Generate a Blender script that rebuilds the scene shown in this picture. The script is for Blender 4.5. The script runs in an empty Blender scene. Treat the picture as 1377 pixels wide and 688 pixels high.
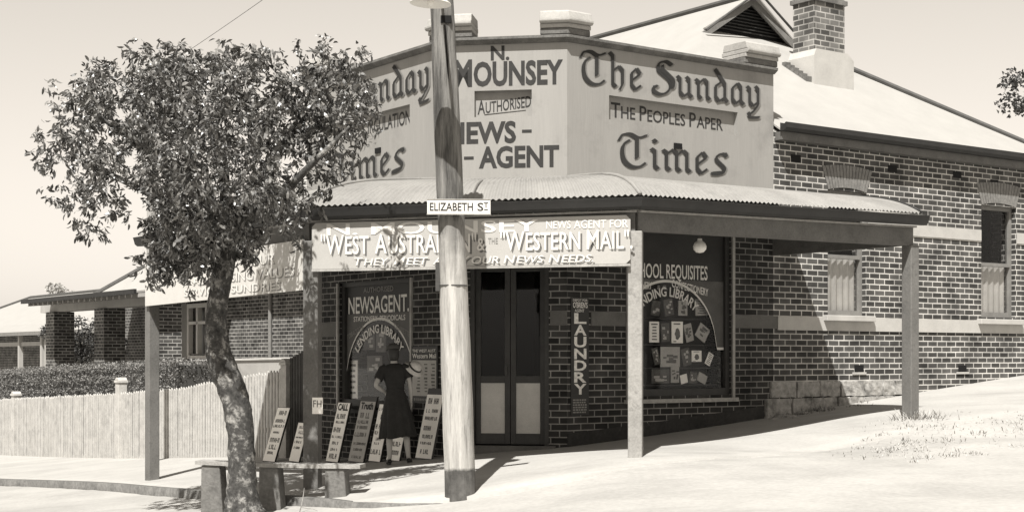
import bpy, bmesh, math, random
import numpy as np
from mathutils import Vector, Matrix
R = math.radians
random.seed(7); rng = np.random.default_rng(7)
SC = bpy.context.scene
COL = SC.collection

# ------------------------------------------------------------------ camera, sky, sun, exposure
EYE = 1.6            # camera height above the road; all authored heights below are relative to the eye
FPX = 2000.0         # focal length in photo pixels (photo is 1377 wide)
cam = bpy.data.cameras.new('camera'); camo = bpy.data.objects.new('camera', cam); COL.objects.link(camo)
cam.sensor_width = 36; cam.lens = 36 * FPX / 1377; cam.shift_y = (480 - 344) / 1377
cam.clip_end = 3000; camo.location = (0, 0, EYE); camo.rotation_euler = (R(90), 0, 0)
SC.camera = camo
SUN_AZ, SUN_EL = 13, 56.5      # the sun stands 13 degrees left of straight behind the camera
W = bpy.data.worlds.new('World'); SC.world = W; W.use_nodes = True
nt = W.node_tree; bg = nt.nodes['Background']
sky = nt.nodes.new('ShaderNodeTexSky'); sky.sky_type = 'NISHITA'; sky.sun_disc = False
sky.sun_elevation = R(SUN_EL); sky.sun_rotation = R(180 + SUN_AZ); sky.dust_density = .3; sky.air_density = 1.0
bw = nt.nodes.new('ShaderNodeSeparateColor')   # old plates saw mostly blue light
bw_out = bw.outputs[2]; tint = nt.nodes.new('ShaderNodeMix'); tint.data_type = 'RGBA'; tint.blend_type = 'MULTIPLY'
tint.inputs[0].default_value = 1; tint.inputs[7].default_value = (1.07, 0.99, 0.89, 1)
nt.links.new(sky.outputs[0], bw.inputs[0]); nt.links.new(bw_out, tint.inputs[6]); nt.links.new(tint.outputs[2], bg.inputs[0])
bg.inputs[1].default_value = 0.059
sun = bpy.data.lights.new('sun', 'SUN'); sun.energy = 4.4; sun.angle = R(0.5); sun.color = (1, .98, .945)
suno = bpy.data.objects.new('sun', sun); COL.objects.link(suno)
sv = Vector((math.sin(R(SUN_AZ)) * math.cos(R(SUN_EL)), math.cos(R(SUN_AZ)) * math.cos(R(SUN_EL)), -math.sin(R(SUN_EL))))
suno.rotation_euler = sv.to_track_quat('-Z', 'Y').to_euler(); suno.location = (-10, -10, 30)
SC.view_settings.view_transform = 'Standard'; SC.view_settings.look = 'None'
SC.view_settings.exposure = 1.15; SC.view_settings.gamma = 1; SC.view_settings.use_curve_mapping = False

# ------------------------------------------------------------------ materials
def tone(v): return (min(1, v * 1.03), v * .995, v * .93, 1)
MATS = {}
def mat(name, v, rough=.8, var=.25, scale=4.0, bump=.0, fine=60.0, streak=False, spec=.3, stain=None):
    if name in MATS: return MATS[name]
    m = bpy.data.materials.new(name); m.use_nodes = True; t = m.node_tree; b = t.nodes['Principled BSDF']
    L = t.links.new; N = t.nodes.new
    tc = N('ShaderNodeTexCoord'); mp = N('ShaderNodeMapping'); L(tc.outputs['Object'], mp.inputs[0])
    if streak: mp.inputs['Scale'].default_value = (1, 1, .08)
    n1 = N('ShaderNodeTexNoise'); n1.inputs['Scale'].default_value = scale; n1.inputs['Detail'].default_value = 8; n1.inputs['Roughness'].default_value = .65
    n2 = N('ShaderNodeTexNoise'); n2.inputs['Scale'].default_value = fine; n2.inputs['Detail'].default_value = 4
    L(mp.outputs[0], n1.inputs[0]); L(mp.outputs[0], n2.inputs[0])
    mx = N('ShaderNodeMath'); mx.operation = 'MULTIPLY_ADD'; mx.inputs[1].default_value = .65
    m2 = N('ShaderNodeMath'); m2.operation = 'MULTIPLY'; m2.inputs[1].default_value = .35
    L(n2.outputs[0], m2.inputs[0]); L(n1.outputs[0], mx.inputs[0]); L(m2.outputs[0], mx.inputs[2])
    cr = N('ShaderNodeValToRGB'); e = cr.color_ramp.elements
    e[0].position = .32; e[0].color = tone(v * (1 - var)); e[1].position = .68; e[1].color = tone(min(.9, v * (1 + var)))
    L(mx.outputs[0], cr.inputs[0]); out = cr.outputs[0]
    if stain:
        sv_, lo, hi, sc = stain
        mq = N('ShaderNodeMapping'); mq.inputs['Scale'].default_value = (.35, 1.3, 1) if 'sandy' in name else (1, 1, 1); L(tc.outputs['Object'], mq.inputs[0]); n3 = N('ShaderNodeTexNoise'); n3.inputs['Scale'].default_value = sc; n3.inputs['Detail'].default_value = 9; n3.inputs['Roughness'].default_value = .7
        L(mq.outputs[0], n3.inputs[0]); c3 = N('ShaderNodeValToRGB'); c3.color_ramp.elements[0].position = lo; c3.color_ramp.elements[1].position = hi
        L(n3.outputs[0], c3.inputs[0]); mm = N('ShaderNodeMix'); mm.data_type = 'RGBA'; L(c3.outputs[0], mm.inputs[0]); L(out, mm.inputs[6]); mm.inputs[7].default_value = tone(sv_); out = mm.outputs[2]
    L(out, b.inputs['Base Color'])
    b.inputs['Roughness'].default_value = rough; b.inputs['Specular IOR Level'].default_value = spec
    if bump:
        bp = N('ShaderNodeBump'); bp.inputs['Strength'].default_value = bump; bp.inputs['Distance'].default_value = .02
        L(mx.outputs[0], bp.inputs['Height']); L(bp.outputs[0], b.inputs['Normal'])
    MATS[name] = m; return m

def brick_mat(name, v, mortar, row=.092, length=.24, var=.5, ms=.0125, bumpd=.006):
    m = bpy.data.materials.new(name); m.use_nodes = True; t = m.node_tree; b = t.nodes['Principled BSDF']; L = t.links.new; N = t.nodes.new
    uv = N('ShaderNodeUVMap'); uv.uv_map = 'UVMap'
    dn = N('ShaderNodeTexNoise'); dn.inputs['Scale'].default_value = 3; L(uv.outputs[0], dn.inputs[0])
    ad = N('ShaderNodeMix'); ad.data_type = 'RGBA'; ad.blend_type = 'ADD'; ad.inputs[0].default_value = .008; L(uv.outputs[0], ad.inputs[6]); L(dn.outputs['Color'], ad.inputs[7])
    br = N('ShaderNodeTexBrick'); L(ad.outputs[2], br.inputs[0]); br.inputs['Scale'].default_value = 1
    br.inputs['Brick Width'].default_value = length; br.inputs['Row Height'].default_value = row; br.inputs['Mortar Size'].default_value = ms; br.inputs['Mortar Smooth'].default_value = .25
    br.inputs['Bias'].default_value = 0
    br.inputs['Color1'].default_value = tone(v * (1 - var)); br.inputs['Color2'].default_value = tone(v * (1 + var)); br.inputs['Mortar'].default_value = tone(mortar)
    n = N('ShaderNodeTexNoise'); n.inputs['Scale'].default_value = 2.2; n.inputs['Detail'].default_value = 8; L(uv.outputs[0], n.inputs[0])
    cr = N('ShaderNodeValToRGB'); cr.color_ramp.elements[0].position = .3; cr.color_ramp.elements[0].color = (.5, .5, .5, 1); cr.color_ramp.elements[1].position = .7; cr.color_ramp.elements[1].color = (1.35, 1.35, 1.35, 1); L(n.outputs[0], cr.inputs[0])
    mu = N('ShaderNodeMix'); mu.data_type = 'RGBA'; mu.blend_type = 'MULTIPLY'; mu.inputs[0].default_value = 1; L(br.outputs[0], mu.inputs[6]); L(cr.outputs[0], mu.inputs[7])
    L(mu.outputs[2], b.inputs['Base Color']); b.inputs['Roughness'].default_value = .85; b.inputs['Specular IOR Level'].default_value = .2
    n4 = N('ShaderNodeTexNoise'); n4.inputs['Scale'].default_value = 90; L(uv.outputs[0], n4.inputs[0])
    hs = N('ShaderNodeMath'); hs.operation = 'MULTIPLY_ADD'; hs.inputs[1].default_value = -1; L(br.outputs['Fac'], hs.inputs[0]); L(n4.outputs[0], hs.inputs[2])
    bp = N('ShaderNodeBump'); bp.inputs['Strength'].default_value = .6; bp.inputs['Distance'].default_value = bumpd; L(hs.outputs[0], bp.inputs['Height']); L(bp.outputs[0], b.inputs['Normal'])
    return m

def glass_mat(name, f=.5):
    m = bpy.data.materials.new(name); m.use_nodes = True; t = m.node_tree; t.nodes.clear(); L = t.links.new; N = t.nodes.new
    o = N('ShaderNodeOutputMaterial'); tr = N('ShaderNodeBsdfTransparent'); tr.inputs[0].default_value = (.95, .95, .95, 1)
    gl = N('ShaderNodeBsdfGlossy'); gl.inputs['Roughness'].default_value = .03; lw = N('ShaderNodeLayerWeight'); lw.inputs[0].default_value = .12
    fr = N('ShaderNodeMath'); fr.operation = 'MULTIPLY_ADD'; fr.inputs[1].default_value = .5; fr.inputs[2].default_value = .012; L(lw.outputs[0], fr.inputs[0])
    mx = N('ShaderNodeMixShader'); L(fr.outputs[0], mx.inputs[0]); L(tr.outputs[0], mx.inputs[1]); L(gl.outputs[0], mx.inputs[2]); L(mx.outputs[0], o.inputs[0])
    return m

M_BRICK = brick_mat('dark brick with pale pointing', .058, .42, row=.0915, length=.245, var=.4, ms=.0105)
M_BRICK_SHADE = brick_mat('shopfront brick with shade tone', .028, .20, row=.0915, length=.245, ms=.009)  # shopfront copy of the wall brick, darkened to paint in the verandah's shade
M_BRICKH = brick_mat('house brick', .06, .3, row=.092, length=.245, ms=.011)
M_BRICKC = brick_mat('chimney brick', .11, .3, row=.1)
M_ARCH = mat('arch brick', .15, .85, .35, 14, .4)
M_RENDER = mat('parapet render', .235, .9, .08, 2.2, .3, 40, streak=True, stain=(.165, .52, .78, 1.3))
M_CORN = mat('weathered cornice', .11, .9, .5, 5, .5, 50)
M_CAP = mat('pier cap render', .3, .9, .25, 4, .4, 40, stain=(.2, .55, .75, 4))
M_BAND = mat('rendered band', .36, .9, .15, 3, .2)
M_BANDD = mat('shade toned band and grey doorstep', .1, .9, .3, 3, .2)  # verandah shade put into the band's colour; the doorstep shares this grey
M_PLINTH = mat('limestone', .27, .95, .5, 6, 1.0, 14, stain=(.1, .5, .68, 4))
M_ROOFW = mat('whitewashed iron', .285, .6, .08, 2, .1)
M_ROOFD = mat('dark ridge capping', .06, .7, .3, 5)
M_IRON = mat('galvanised iron', .2, .6, .2, 2.0, .08, 40, stain=(.13, .5, .75, .9))
M_GUT = mat('dark gutter paint', .02, .6, .3, 4)
M_BEAM = mat('grey timber paint', .1, .75, .3, 4, .2, 40)
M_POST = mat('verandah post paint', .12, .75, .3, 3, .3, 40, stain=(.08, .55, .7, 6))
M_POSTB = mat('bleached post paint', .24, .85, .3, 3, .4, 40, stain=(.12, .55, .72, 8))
M_DWOOD = mat('dark joinery', .035, .5, .3, 6)
M_PANEL = mat('door panel', .42, .7, .15, 3, .1, stain=(.3, .55, .8, 2))
M_FRAME = mat('window paint', .16, .7, .25, 5)
M_FRAMEL = mat('pale architrave', .28, .7, .35, 8, .2)
M_BLIND = mat('window blind', .42, .9, .2, 3)
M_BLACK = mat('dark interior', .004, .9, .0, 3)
M_PAINT = mat('sign writing dark', .026, .8, .35, 5, 0, 50)
M_PAINTB = mat('blackletter paint', .022, .85, .3, 4, 0, 50)
M_PAINTS = mat('blackletter shade', .15, .85, .15, 4, 0, 50)
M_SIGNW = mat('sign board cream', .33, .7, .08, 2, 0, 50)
M_SIGNL = mat('sign board cream with sunlight added', .46, .7, .1, 2, 0, 50)  # same cream as the corner board, lightened to paint in direct sun
M_LETW = mat('sign letter white', .54, .7, .04, 4, 0)
M_LETG = mat('sign letter shadow', .1, .8, .25, 6, 0)
M_LETG2 = mat('sign letter thin shadow', .2, .8, .2, 6, 0)
M_LETC = mat('faded cream letters', .6, .8, .35, 20, 0)
M_SIGND = mat('sign dark ground', .022, .5, .3, 4)
M_SIGNM = mat('sign mid ground', .075, .6, .3, 4)
M_PAPER = mat('paper', .84, .9, .1, 5, 0)
M_PAPERG = mat('grey paper', .36, .9, .15, 5, 0)
M_PAPERD = mat('dark paper', .1, .9, .3, 12, 0)
M_INK = mat('poster ink', .12, .9, .4, 20, 0)
M_POLE = mat('grey pole timber', .2, .9, .45, 6, .8, 40, streak=True)
def pole_mat():
    """weathered timber: tarred butt, flaking limewash to above head height, bare streaked grey wood on top"""
    m = bpy.data.materials.new('weathered pole'); m.use_nodes = True; t = m.node_tree; b = t.nodes['Principled BSDF']; L = t.links.new; N = t.nodes.new
    tc = N('ShaderNodeTexCoord'); mp = N('ShaderNodeMapping'); mp.inputs['Scale'].default_value = (1, 1, .09); L(tc.outputs['Object'], mp.inputs[0])
    def noise(src, sc, d=8):
        n = N('ShaderNodeTexNoise'); n.inputs['Scale'].default_value = sc; n.inputs['Detail'].default_value = d; n.inputs['Roughness'].default_value = .7; L(src, n.inputs[0]); return n.outputs[0]
    def ramp(src, p0, c0, p1, c1):
        r = N('ShaderNodeValToRGB'); e = r.color_ramp.elements; e[0].position = p0; e[0].color = c0; e[1].position = p1; e[1].color = c1; L(src, r.inputs[0]); return r.outputs[0]
    st = noise(mp.outputs[0], 14); pt = noise(tc.outputs['Object'], 5)
    wood = ramp(st, .36, tone(.05), .64, tone(.2)); wash = ramp(st, .3, tone(.2), .58, tone(.42)); butt = ramp(pt, .35, tone(.05), .65, tone(.12))
    sx = N('ShaderNodeSeparateXYZ'); L(tc.outputs['Object'], sx.inputs[0])
    def zfac(z0, amp, w):
        a = N('ShaderNodeMath'); a.operation = 'MULTIPLY_ADD'; a.inputs[1].default_value = amp; L(pt, a.inputs[0]); L(sx.outputs[2], a.inputs[2])
        r = N('ShaderNodeMapRange'); r.inputs[1].default_value = z0 + amp * .5 - w; r.inputs[2].default_value = z0 + amp * .5 + w; L(a.outputs[0], r.inputs[0]); return r.outputs[0]
    def mix(f, a, c):
        x = N('ShaderNodeMix'); x.data_type = 'RGBA'; L(f, x.inputs[0]); L(a, x.inputs[6]); L(c, x.inputs[7]); return x.outputs[2]
    flake = ramp(noise(mp.outputs[0], 7), .53, (0, 0, 0, 1), .64, (1, 1, 1, 1)); wash2 = mix(flake, wash, wood)
    c = mix(zfac(2.75, 1.1, .45), wash2, wood); c = mix(zfac(.29, .12, .02), butt, c); L(c, b.inputs['Base Color']); b.inputs['Roughness'].default_value = .92; b.inputs['Specular IOR Level'].default_value = .2
    bp = N('ShaderNodeBump'); bp.inputs['Strength'].default_value = .9; bp.inputs['Distance'].default_value = .03; L(st, bp.inputs['Height']); L(bp.outputs[0], b.inputs['Normal'])
    return m
M_POLEW = pole_mat()
M_POLED = mat('tarred pole butt', .13, .9, .3, 8, .6, 30)
M_METAL = mat('dark metal', .05, .5, .3, 6)
M_ENAMEL = mat('white enamel', .7, .35, .08, 5)
M_BENCH = mat('weathered plank', .24, .9, .35, 8, .7, 50)
M_BENCHL = mat('bench leg timber', .12, .9, .4, 6, .7, 30)
M_BARK = mat('tree bark', .05, .95, .75, 9, 1.0, 30, stain=(.27, .52, .66, 9))
M_FENCE = mat('bleached pickets', .36, .9, .25, 5, .4, 30, stain=(.2, .55, .75, 3))
M_FENCE_SHADE = mat('dark paling', .05, .9, .4, 6, .4)  # shade on this end of the fence is put into the dark colour
M_CONC = mat('pale concrete', .3, .9, .15, 2, .2)
M_LEAFH = mat('hedge leaf', .085, .6, .4, 12)
M_SKIN = mat('skin', .36, .6, .06, 4)
M_DRESS = mat('black dress cloth', .022, .85, .3, 10, .2)
M_HAIR = mat('dark hair', .03, .6, .3, 30)
M_STRAW = mat('pale straw', .5, .85, .15, 30, .3)
M_SAND = mat('sandy road', .285, .95, .2, .8, .7, 18, stain=(.195, .5, .76, .55))
M_PATH = mat('sandy footpath', .295, .95, .14, 1.2, .5, 22, stain=(.205, .52, .78, .7))
M_KERB = mat('kerb stone', .11, .95, .4, 5, .8, 20)
M_GRASS = mat('dry grass', .3, .9, .4, 8)
M_GLASS = glass_mat('window glass')

def leaf_mat(name, v, var, rough=.4, trans=.15):
    m = bpy.data.materials.new(name); m.use_nodes = True; t = m.node_tree; b = t.nodes['Principled BSDF']; L = t.links.new; N = t.nodes.new
    g = N('ShaderNodeNewGeometry'); cr = N('ShaderNodeValToRGB'); cr.color_ramp.elements[0].color = tone(v * (1 - var)); cr.color_ramp.elements[1].color = tone(v * (1 + var))
    L(g.outputs['Random Per Island'], cr.inputs[0]); L(cr.outputs[0], b.inputs['Base Color']); b.inputs['Roughness'].default_value = rough
    tr = N('ShaderNodeBsdfTranslucent'); L(cr.outputs[0], tr.inputs[0]); mx = N('ShaderNodeMixShader'); mx.inputs[0].default_value = trans
    L(b.outputs[0], mx.inputs[1]); L(tr.outputs[0], mx.inputs[2]); L(mx.outputs[0], t.nodes['Material Output'].inputs[0])
    return m
M_LEAF = leaf_mat('gum leaf', .105, .75, .36, .08)
M_LEAFB = leaf_mat('hedge leaf clump', .15, .5, .6)
M_LEAFS = leaf_mat('shrub leaf', .05, .5, .6)

# ------------------------------------------------------------------ frames and mesh builder
class Fr:
    """A wall line seen in plan: origin, direction along it, outward normal."""
    def __init__(s, o, d, n):
        s.o = np.array(o, float); s.d = np.array(d, float) / np.linalg.norm(d); s.n = np.array(n, float) / np.linalg.norm(n)
    def P(s, t, n, z):
        q = s.o + s.d * t + s.n * n; return (q[0], q[1], z)
    def off(s, n, t=0): return Fr(s.o + s.n * n + s.d * t, s.d, s.n)
    def t(s, x):                                    # where along the line a photo column meets it
        r = (x - 688.5) / FPX; return (r * s.o[1] - s.o[0]) / (s.d[0] - r * s.d[1])
    def z(s, x, y): return (480 - y) / FPX * (s.o[1] + s.d[1] * s.t(x))

class MB:
    def __init__(s): s.v = []; s.f = []; s.u = []
    def add(s, vs, fs, us=None):
        b = len(s.v); s.v += [tuple(p) for p in vs]
        for i, f in enumerate(fs):
            s.f.append([b + k for k in f]); s.u.append(us[i] if us else [(vs[k][0], vs[k][2]) for k in f])
    def hexa(s, P, c):                              # eight corners given as local (a,b,c); P maps to world
        vs = [P(*q) for q in c]
        fs = [(0, 1, 2, 3), (4, 7, 6, 5), (0, 4, 5, 1), (1, 5, 6, 2), (2, 6, 7, 3), (3, 7, 4, 0)]
        us = []
        for k, f in enumerate(fs):
            ax = [(0, 1), (0, 1), (0, 2), (1, 2), (0, 2), (1, 2)][k]
            us.append([(c[i][ax[0]], c[i][ax[1]]) for i in f])
        s.add(vs, fs, us)
    def box(s, F, t0, t1, n0, n1, z0, z1, z0b=None, z1b=None):  # z0b/z1b: heights at t1 when sloping
        a = z0 if z0b is None else z0b; b = z1 if z1b is None else z1b
        s.hexa(F.P, [(t0, n0, z0), (t1, n0, a), (t1, n1, a), (t0, n1, z0), (t0, n0, z1), (t1, n0, b), (t1, n1, b), (t0, n1, z1)]); return s
    def prism(s, F, poly, n0, n1):                  # polygon in (t,z) extruded along n
        k = len(poly); vs = [F.P(t, n0, z) for t, z in poly] + [F.P(t, n1, z) for t, z in poly]
        fs = [tuple(range(k)), tuple(range(2 * k - 1, k - 1, -1))] + [(i, (i + 1) % k, (i + 1) % k + k, i + k) for i in range(k)]
        us = [[poly[i] for i in fs[0]], [poly[i - k] for i in fs[1]]] + [[(poly[i][0] + poly[i][1], 0), (poly[(i + 1) % k][0] + poly[(i + 1) % k][1], 0), (poly[(i + 1) % k][0] + poly[(i + 1) % k][1], n1 - n0), (poly[i][0] + poly[i][1], n1 - n0)] for i in range(k)]
        s.add(vs, fs, us); return s
    def tube(s, pts, rad, seg=10, cap=True, wob=0):
        pts = [Vector(p) for p in pts]; rad = rad if hasattr(rad, '__len__') else [rad] * len(pts)
        vs = []; up = Vector((0, 1, 0.01))
        for i, p in enumerate(pts):
            d = (pts[min(i + 1, len(pts) - 1)] - pts[max(i - 1, 0)]).normalized()
            if abs(d.dot(up.normalized())) > .97: up = Vector((1, 0, 0))
            a = d.cross(up).normalized(); b = a.cross(d)
            for k in range(seg):
                w = 2 * math.pi * k / seg; r = rad[i] * (1 + (random.uniform(-wob, wob) if wob else 0))
                vs.append(p + a * math.cos(w) * r + b * math.sin(w) * r)
        fs = [(i * seg + k, i * seg + (k + 1) % seg, (i + 1) * seg + (k + 1) % seg, (i + 1) * seg + k) for i in range(len(pts) - 1) for k in range(seg)]
        if cap: fs += [tuple(range(seg)), tuple(range(len(vs) - 1, len(vs) - seg - 1, -1))]
        s.add(vs, fs); return s
    def lathe(s, prof, M, seg=24):                  # profile of (r,z) turned round local z, placed by matrix
        vs = [M @ Vector((r * math.cos(2 * math.pi * k / seg), r * math.sin(2 * math.pi * k / seg), z)) for r, z in prof for k in range(seg)]
        fs = [(i * seg + k, i * seg + (k + 1) % seg, (i + 1) * seg + (k + 1) % seg, (i + 1) * seg + k) for i in range(len(prof) - 1) for k in range(seg)]
        s.add(vs, fs); return s
    def split(s, name, m, parent=None, **kw):      # every connected piece becomes an object of its own
        par = list(range(len(s.v)))
        def fd(a):
            while par[a] != a: par[a] = par[par[a]]; a = par[a]
            return a
        for f in s.f:
            for k in f[1:]: par[fd(k)] = fd(f[0])
        gr = {}
        for f, u in zip(s.f, s.u): gr.setdefault(fd(f[0]), []).append((f, u))
        out = []
        for g in gr.values():
            q = MB(); ix = {}
            for f, u in g:
                for k in f:
                    if k not in ix: ix[k] = len(q.v); q.v.append(s.v[k])
                q.f.append([ix[k] for k in f]); q.u.append(u)
            out.append(q.build(name, m, parent, **kw))
        return out
    def build(s, name, m, parent=None, smooth=False, fix=True, bevel=0):
        off = Vector((0, 0, -EYE))
        q = parent
        if parent is not None:
            off = Vector((0, 0, 0))
            while q is not None: off += Vector(q.location); q = q.parent
            off -= Vector((0, 0, EYE))
        vs = [(p[0] - off.x, p[1] - off.y, p[2] - off.z) for p in s.v]
        me = bpy.data.meshes.new(name); me.from_pydata(vs, [], s.f)
        uv = me.uv_layers.new(name='UVMap'); flat = []
        for u in s.u:
            for c in u: flat += [float(c[0]), float(c[1])]
        if len(flat) == 2 * len(me.loops): uv.data.foreach_set('uv', flat)
        if fix:
            b = bmesh.new(); b.from_mesh(me); bmesh.ops.recalc_face_normals(b, faces=b.faces); b.to_mesh(me); b.free()
        if smooth: me.shade_smooth()
        me.materials.append(m)
        o = bpy.data.objects.new(name, me); COL.objects.link(o)
        if parent is not None: o.parent = parent
        if bevel:
            bv = o.modifiers.new('bevel', 'BEVEL'); bv.width = bevel; bv.segments = 2; bv.limit_method = 'ANGLE'
        return o

def tag(o, label=None, cat=None, group=None, kind=None):
    if label: o['label'] = label
    if cat: o['category'] = cat
    if group: o['group'] = group
    if kind: o['kind'] = kind
    return o
def thing(name, p, label, cat, group=None):
    o = bpy.data.objects.new(name, None); COL.objects.link(o); o.location = (p[0], p[1], p[2] + EYE); o.empty_display_size = .2
    return tag(o, label, cat, group)

# ------------------------------------------------------------------ lettering
_cap = {}
def glyphs(txt, bold=.0, shear=0, space=1.0):
    """2-D triangles of a line of built-in lettering, cap height 1, baseline 0, starting at x 0."""
    cu = bpy.data.curves.new('t', 'FONT'); cu.body = txt; cu.size = 1; cu.offset = bold; cu.shear = shear; cu.space_character = space; cu.resolution_u = 3
    cu.fill_mode = 'FRONT'
    o = bpy.data.objects.new('t', cu); COL.objects.link(o)
    dg = bpy.context.evaluated_depsgraph_get(); dg.update(); me = bpy.data.meshes.new_from_object(o.evaluated_get(dg))
    vs = np.array([v.co[:2] for v in me.vertices]); fs = [tuple(p.vertices) for p in me.polygons]
    bpy.data.objects.remove(o); bpy.data.curves.remove(cu); bpy.data.meshes.remove(me)
    return vs, fs
H0 = glyphs('H')[0]; CAPH = H0[:, 1].max() - H0[:, 1].min()
def line_of(runs, bold, shear=0, space=1.0):
    """runs: text or list of (text, size); returns verts, faces scaled to cap height 1."""
    if isinstance(runs, str): runs = [(runs, 1.0)]
    V = []; F = []; x = 0
    for txt, s in runs:
        lead = len(txt) - len(txt.lstrip()); x += .42 * lead
        v, f = glyphs(txt.strip(), bold, shear, space); v = v / CAPH * s
        v[:, 0] += x - v[:, 0].min(); b = sum(len(q) for q in V); V.append(v); F += [tuple(k + b for k in q) for q in f]
        x = v[:, 0].max() + .1 + .42 * (len(txt) - len(txt.rstrip()))
    return np.vstack(V), F
def letter(mb, F, runs, ta, tb, z, h, n=.004, bold=.02, shear=0, rev=False, dz=0, space=1.0, shift=(0, 0), wave=None):
    """lay a line of text on wall frame F from ta to tb, baseline z (rising dz), cap height h."""
    v, f = line_of(runs, bold, shear, space); w = v[:, 0].max()
    vs = []
    for x, y in v:
        k = x / w; t = ta + (tb - ta) * k; zz = z + y * h + dz * k + (wave(k) if wave else 0)
        vs.append(F.P(t + shift[0] * (1 if tb > ta else -1), n, zz + shift[1]))
    mb.add(vs, f); return mb
def arc_letter(mb, F, txt, tc, zc, r, h, a0, a1, sgn=1, n=.004, bold=.02):
    v, f = line_of(txt, bold); w = v[:, 0].max(); vs = []
    for x, y in v:
        a = R(a0 + (a1 - a0) * x / w); rr = r + y * h
        vs.append(F.P(tc + sgn * rr * math.cos(a), n, zc + rr * math.sin(a)))
    mb.add(vs, f); return mb

BL = {   # broad-nib strokes, x-height 1
 'n': (.78, [[(0, .9), (.14, .8), (.14, .16), (.27, .04)], [(.16, .74), (.42, .98)], [(.4, .96), (.55, .82), (.55, .16), (.68, .04)]]),
 'm': (1.2, [[(0, .9), (.14, .8), (.14, .16), (.27, .04)], [(.16, .74), (.42, .98)], [(.4, .96), (.55, .82), (.55, .16), (.68, .04)], [(.57, .74), (.83, .98)], [(.81, .96), (.96, .82), (.96, .16), (1.09, .04)]]),
 'u': (.8, [[(0, .92), (.14, .8), (.14, .2), (.3, .03), (.55, .24)], [(.42, .94), (.56, .82), (.56, .16), (.69, .04)]]),
 'i': (.4, [[(0, .9), (.14, .8), (.14, .16), (.27, .04)], [(.08, 1.3), (.2, 1.2)]]),
 'h': (.78, [[(.0, 1.52), (.14, 1.38), (.14, .16), (.27, .04)], [(.16, .74), (.42, .98)], [(.4, .96), (.56, .8), (.56, .2), (.44, -.06)]]),
 'e': (.64, [[(.12, .76), (.12, .22), (.28, .03), (.54, .26)], [(.12, .74), (.34, .98), (.5, .76), (.14, .42)]]),
 'd': (.78, [[(.1, 1.5), (.34, 1.2), (.57, .86), (.57, .2), (.44, .06)], [(.42, .96), (.12, .72), (.12, .22), (.28, .03), (.56, .24)], [(.57, .2), (.7, .04)]]),
 'a': (.76, [[(.1, .76), (.1, .22), (.26, .03), (.52, .26)], [(.1, .74), (.36, 1.0), (.52, .82), (.52, .16), (.66, .04)]]),
 'y': (.78, [[(0, .92), (.14, .8), (.14, .2), (.3, .03), (.55, .24)], [(.42, .98), (.56, .84), (.56, .1), (.34, -.2), (.1, -.42)], [(.06, -.3), (.16, -.52), (.4, -.5), (.62, -.46)]]),
 's': (.7, [[(.6, .98), (.4, 1.0), (.2, .74), (.56, .34), (.4, .1), (.02, .06)], [(.56, 1.04), (.64, .9)], [(.0, .1), (.5, .2)]]),
 'T': (1.05, [[(-.12, 1.1), (.02, 1.36), (.3, 1.42), (.6, 1.3), (.95, 1.46)], [(.3, 1.18), (.06, .95), (.0, .6), (.08, .25), (.34, .03), (.66, .06), (.9, .26)], [(.56, 1.3), (.56, .42)]]),
 'S': (1.05, [[(.88, 1.36), (.6, 1.5), (.3, 1.36), (.26, 1.08), (.5, .88), (.78, .66), (.8, .34), (.6, .08), (.3, -.02), (.04, .1), (.06, .3), (.2, .3)], [(.44, 1.3), (.46, 1.1), (.7, .9), (.94, .66), (.92, .34)]]),
}
def smooth_pts(p, k=5):
    if len(p) < 5: return p
    q = []
    for i in range(len(p) - 1):
        p0, p1, p2, p3 = [np.array(p[min(max(j, 0), len(p) - 1)]) for j in (i - 1, i, i + 1, i + 2)]
        for s in range(k):
            t = s / k; q.append(tuple(.5 * (2 * p1 + (p2 - p0) * t + (2 * p0 - 5 * p1 + 4 * p2 - p3) * t * t + (3 * p1 - p0 - 3 * p2 + p3) * t ** 3)))
    return q + [tuple(p[-1])]
def blackletter(mb, F, txt, ta, tb, z, xh, n=.006, nib=.19, shift=(0, 0)):
    quads = []; x = 0; ang = R(42); nx, ny = math.cos(ang) * nib / 2, math.sin(ang) * nib / 2
    for ch in txt:
        if ch == ' ': x += .36; continue
        w, ss = BL[ch]
        for s in ss:
            s = smooth_pts(s) if ch in 'TSs' and len(s) > 4 else s
            wn = .8 if ch in 'TS' else 1
            for (x0, y0), (x1, y1) in zip(s[:-1], s[1:]):
                k = 1.15 if ch in 'TS' else 1
                quads.append([(x + x0 - nx * k, y0 - ny * k), (x + x1 - nx * k, y1 - ny * k), (x + x1 + nx * k, y1 + ny * k), (x + x0 + nx * k, y0 + ny * k)])
                hx = .028; quads.append([(x + x0 - hx, y0 + hx), (x + x1 - hx, y1 + hx), (x + x1 + hx, y1 - hx), (x + x0 + hx, y0 - hx)])
        x += w + .06
    w = x - .06
    for i, q in enumerate(quads):
        mb.add([F.P(ta + (tb - ta) * a / w + shift[0] * (1 if tb > ta else -1), n + i * .00003, z + b * xh + shift[1]) for a, b in q], [(0, 1, 2, 3)])
    return mb

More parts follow.
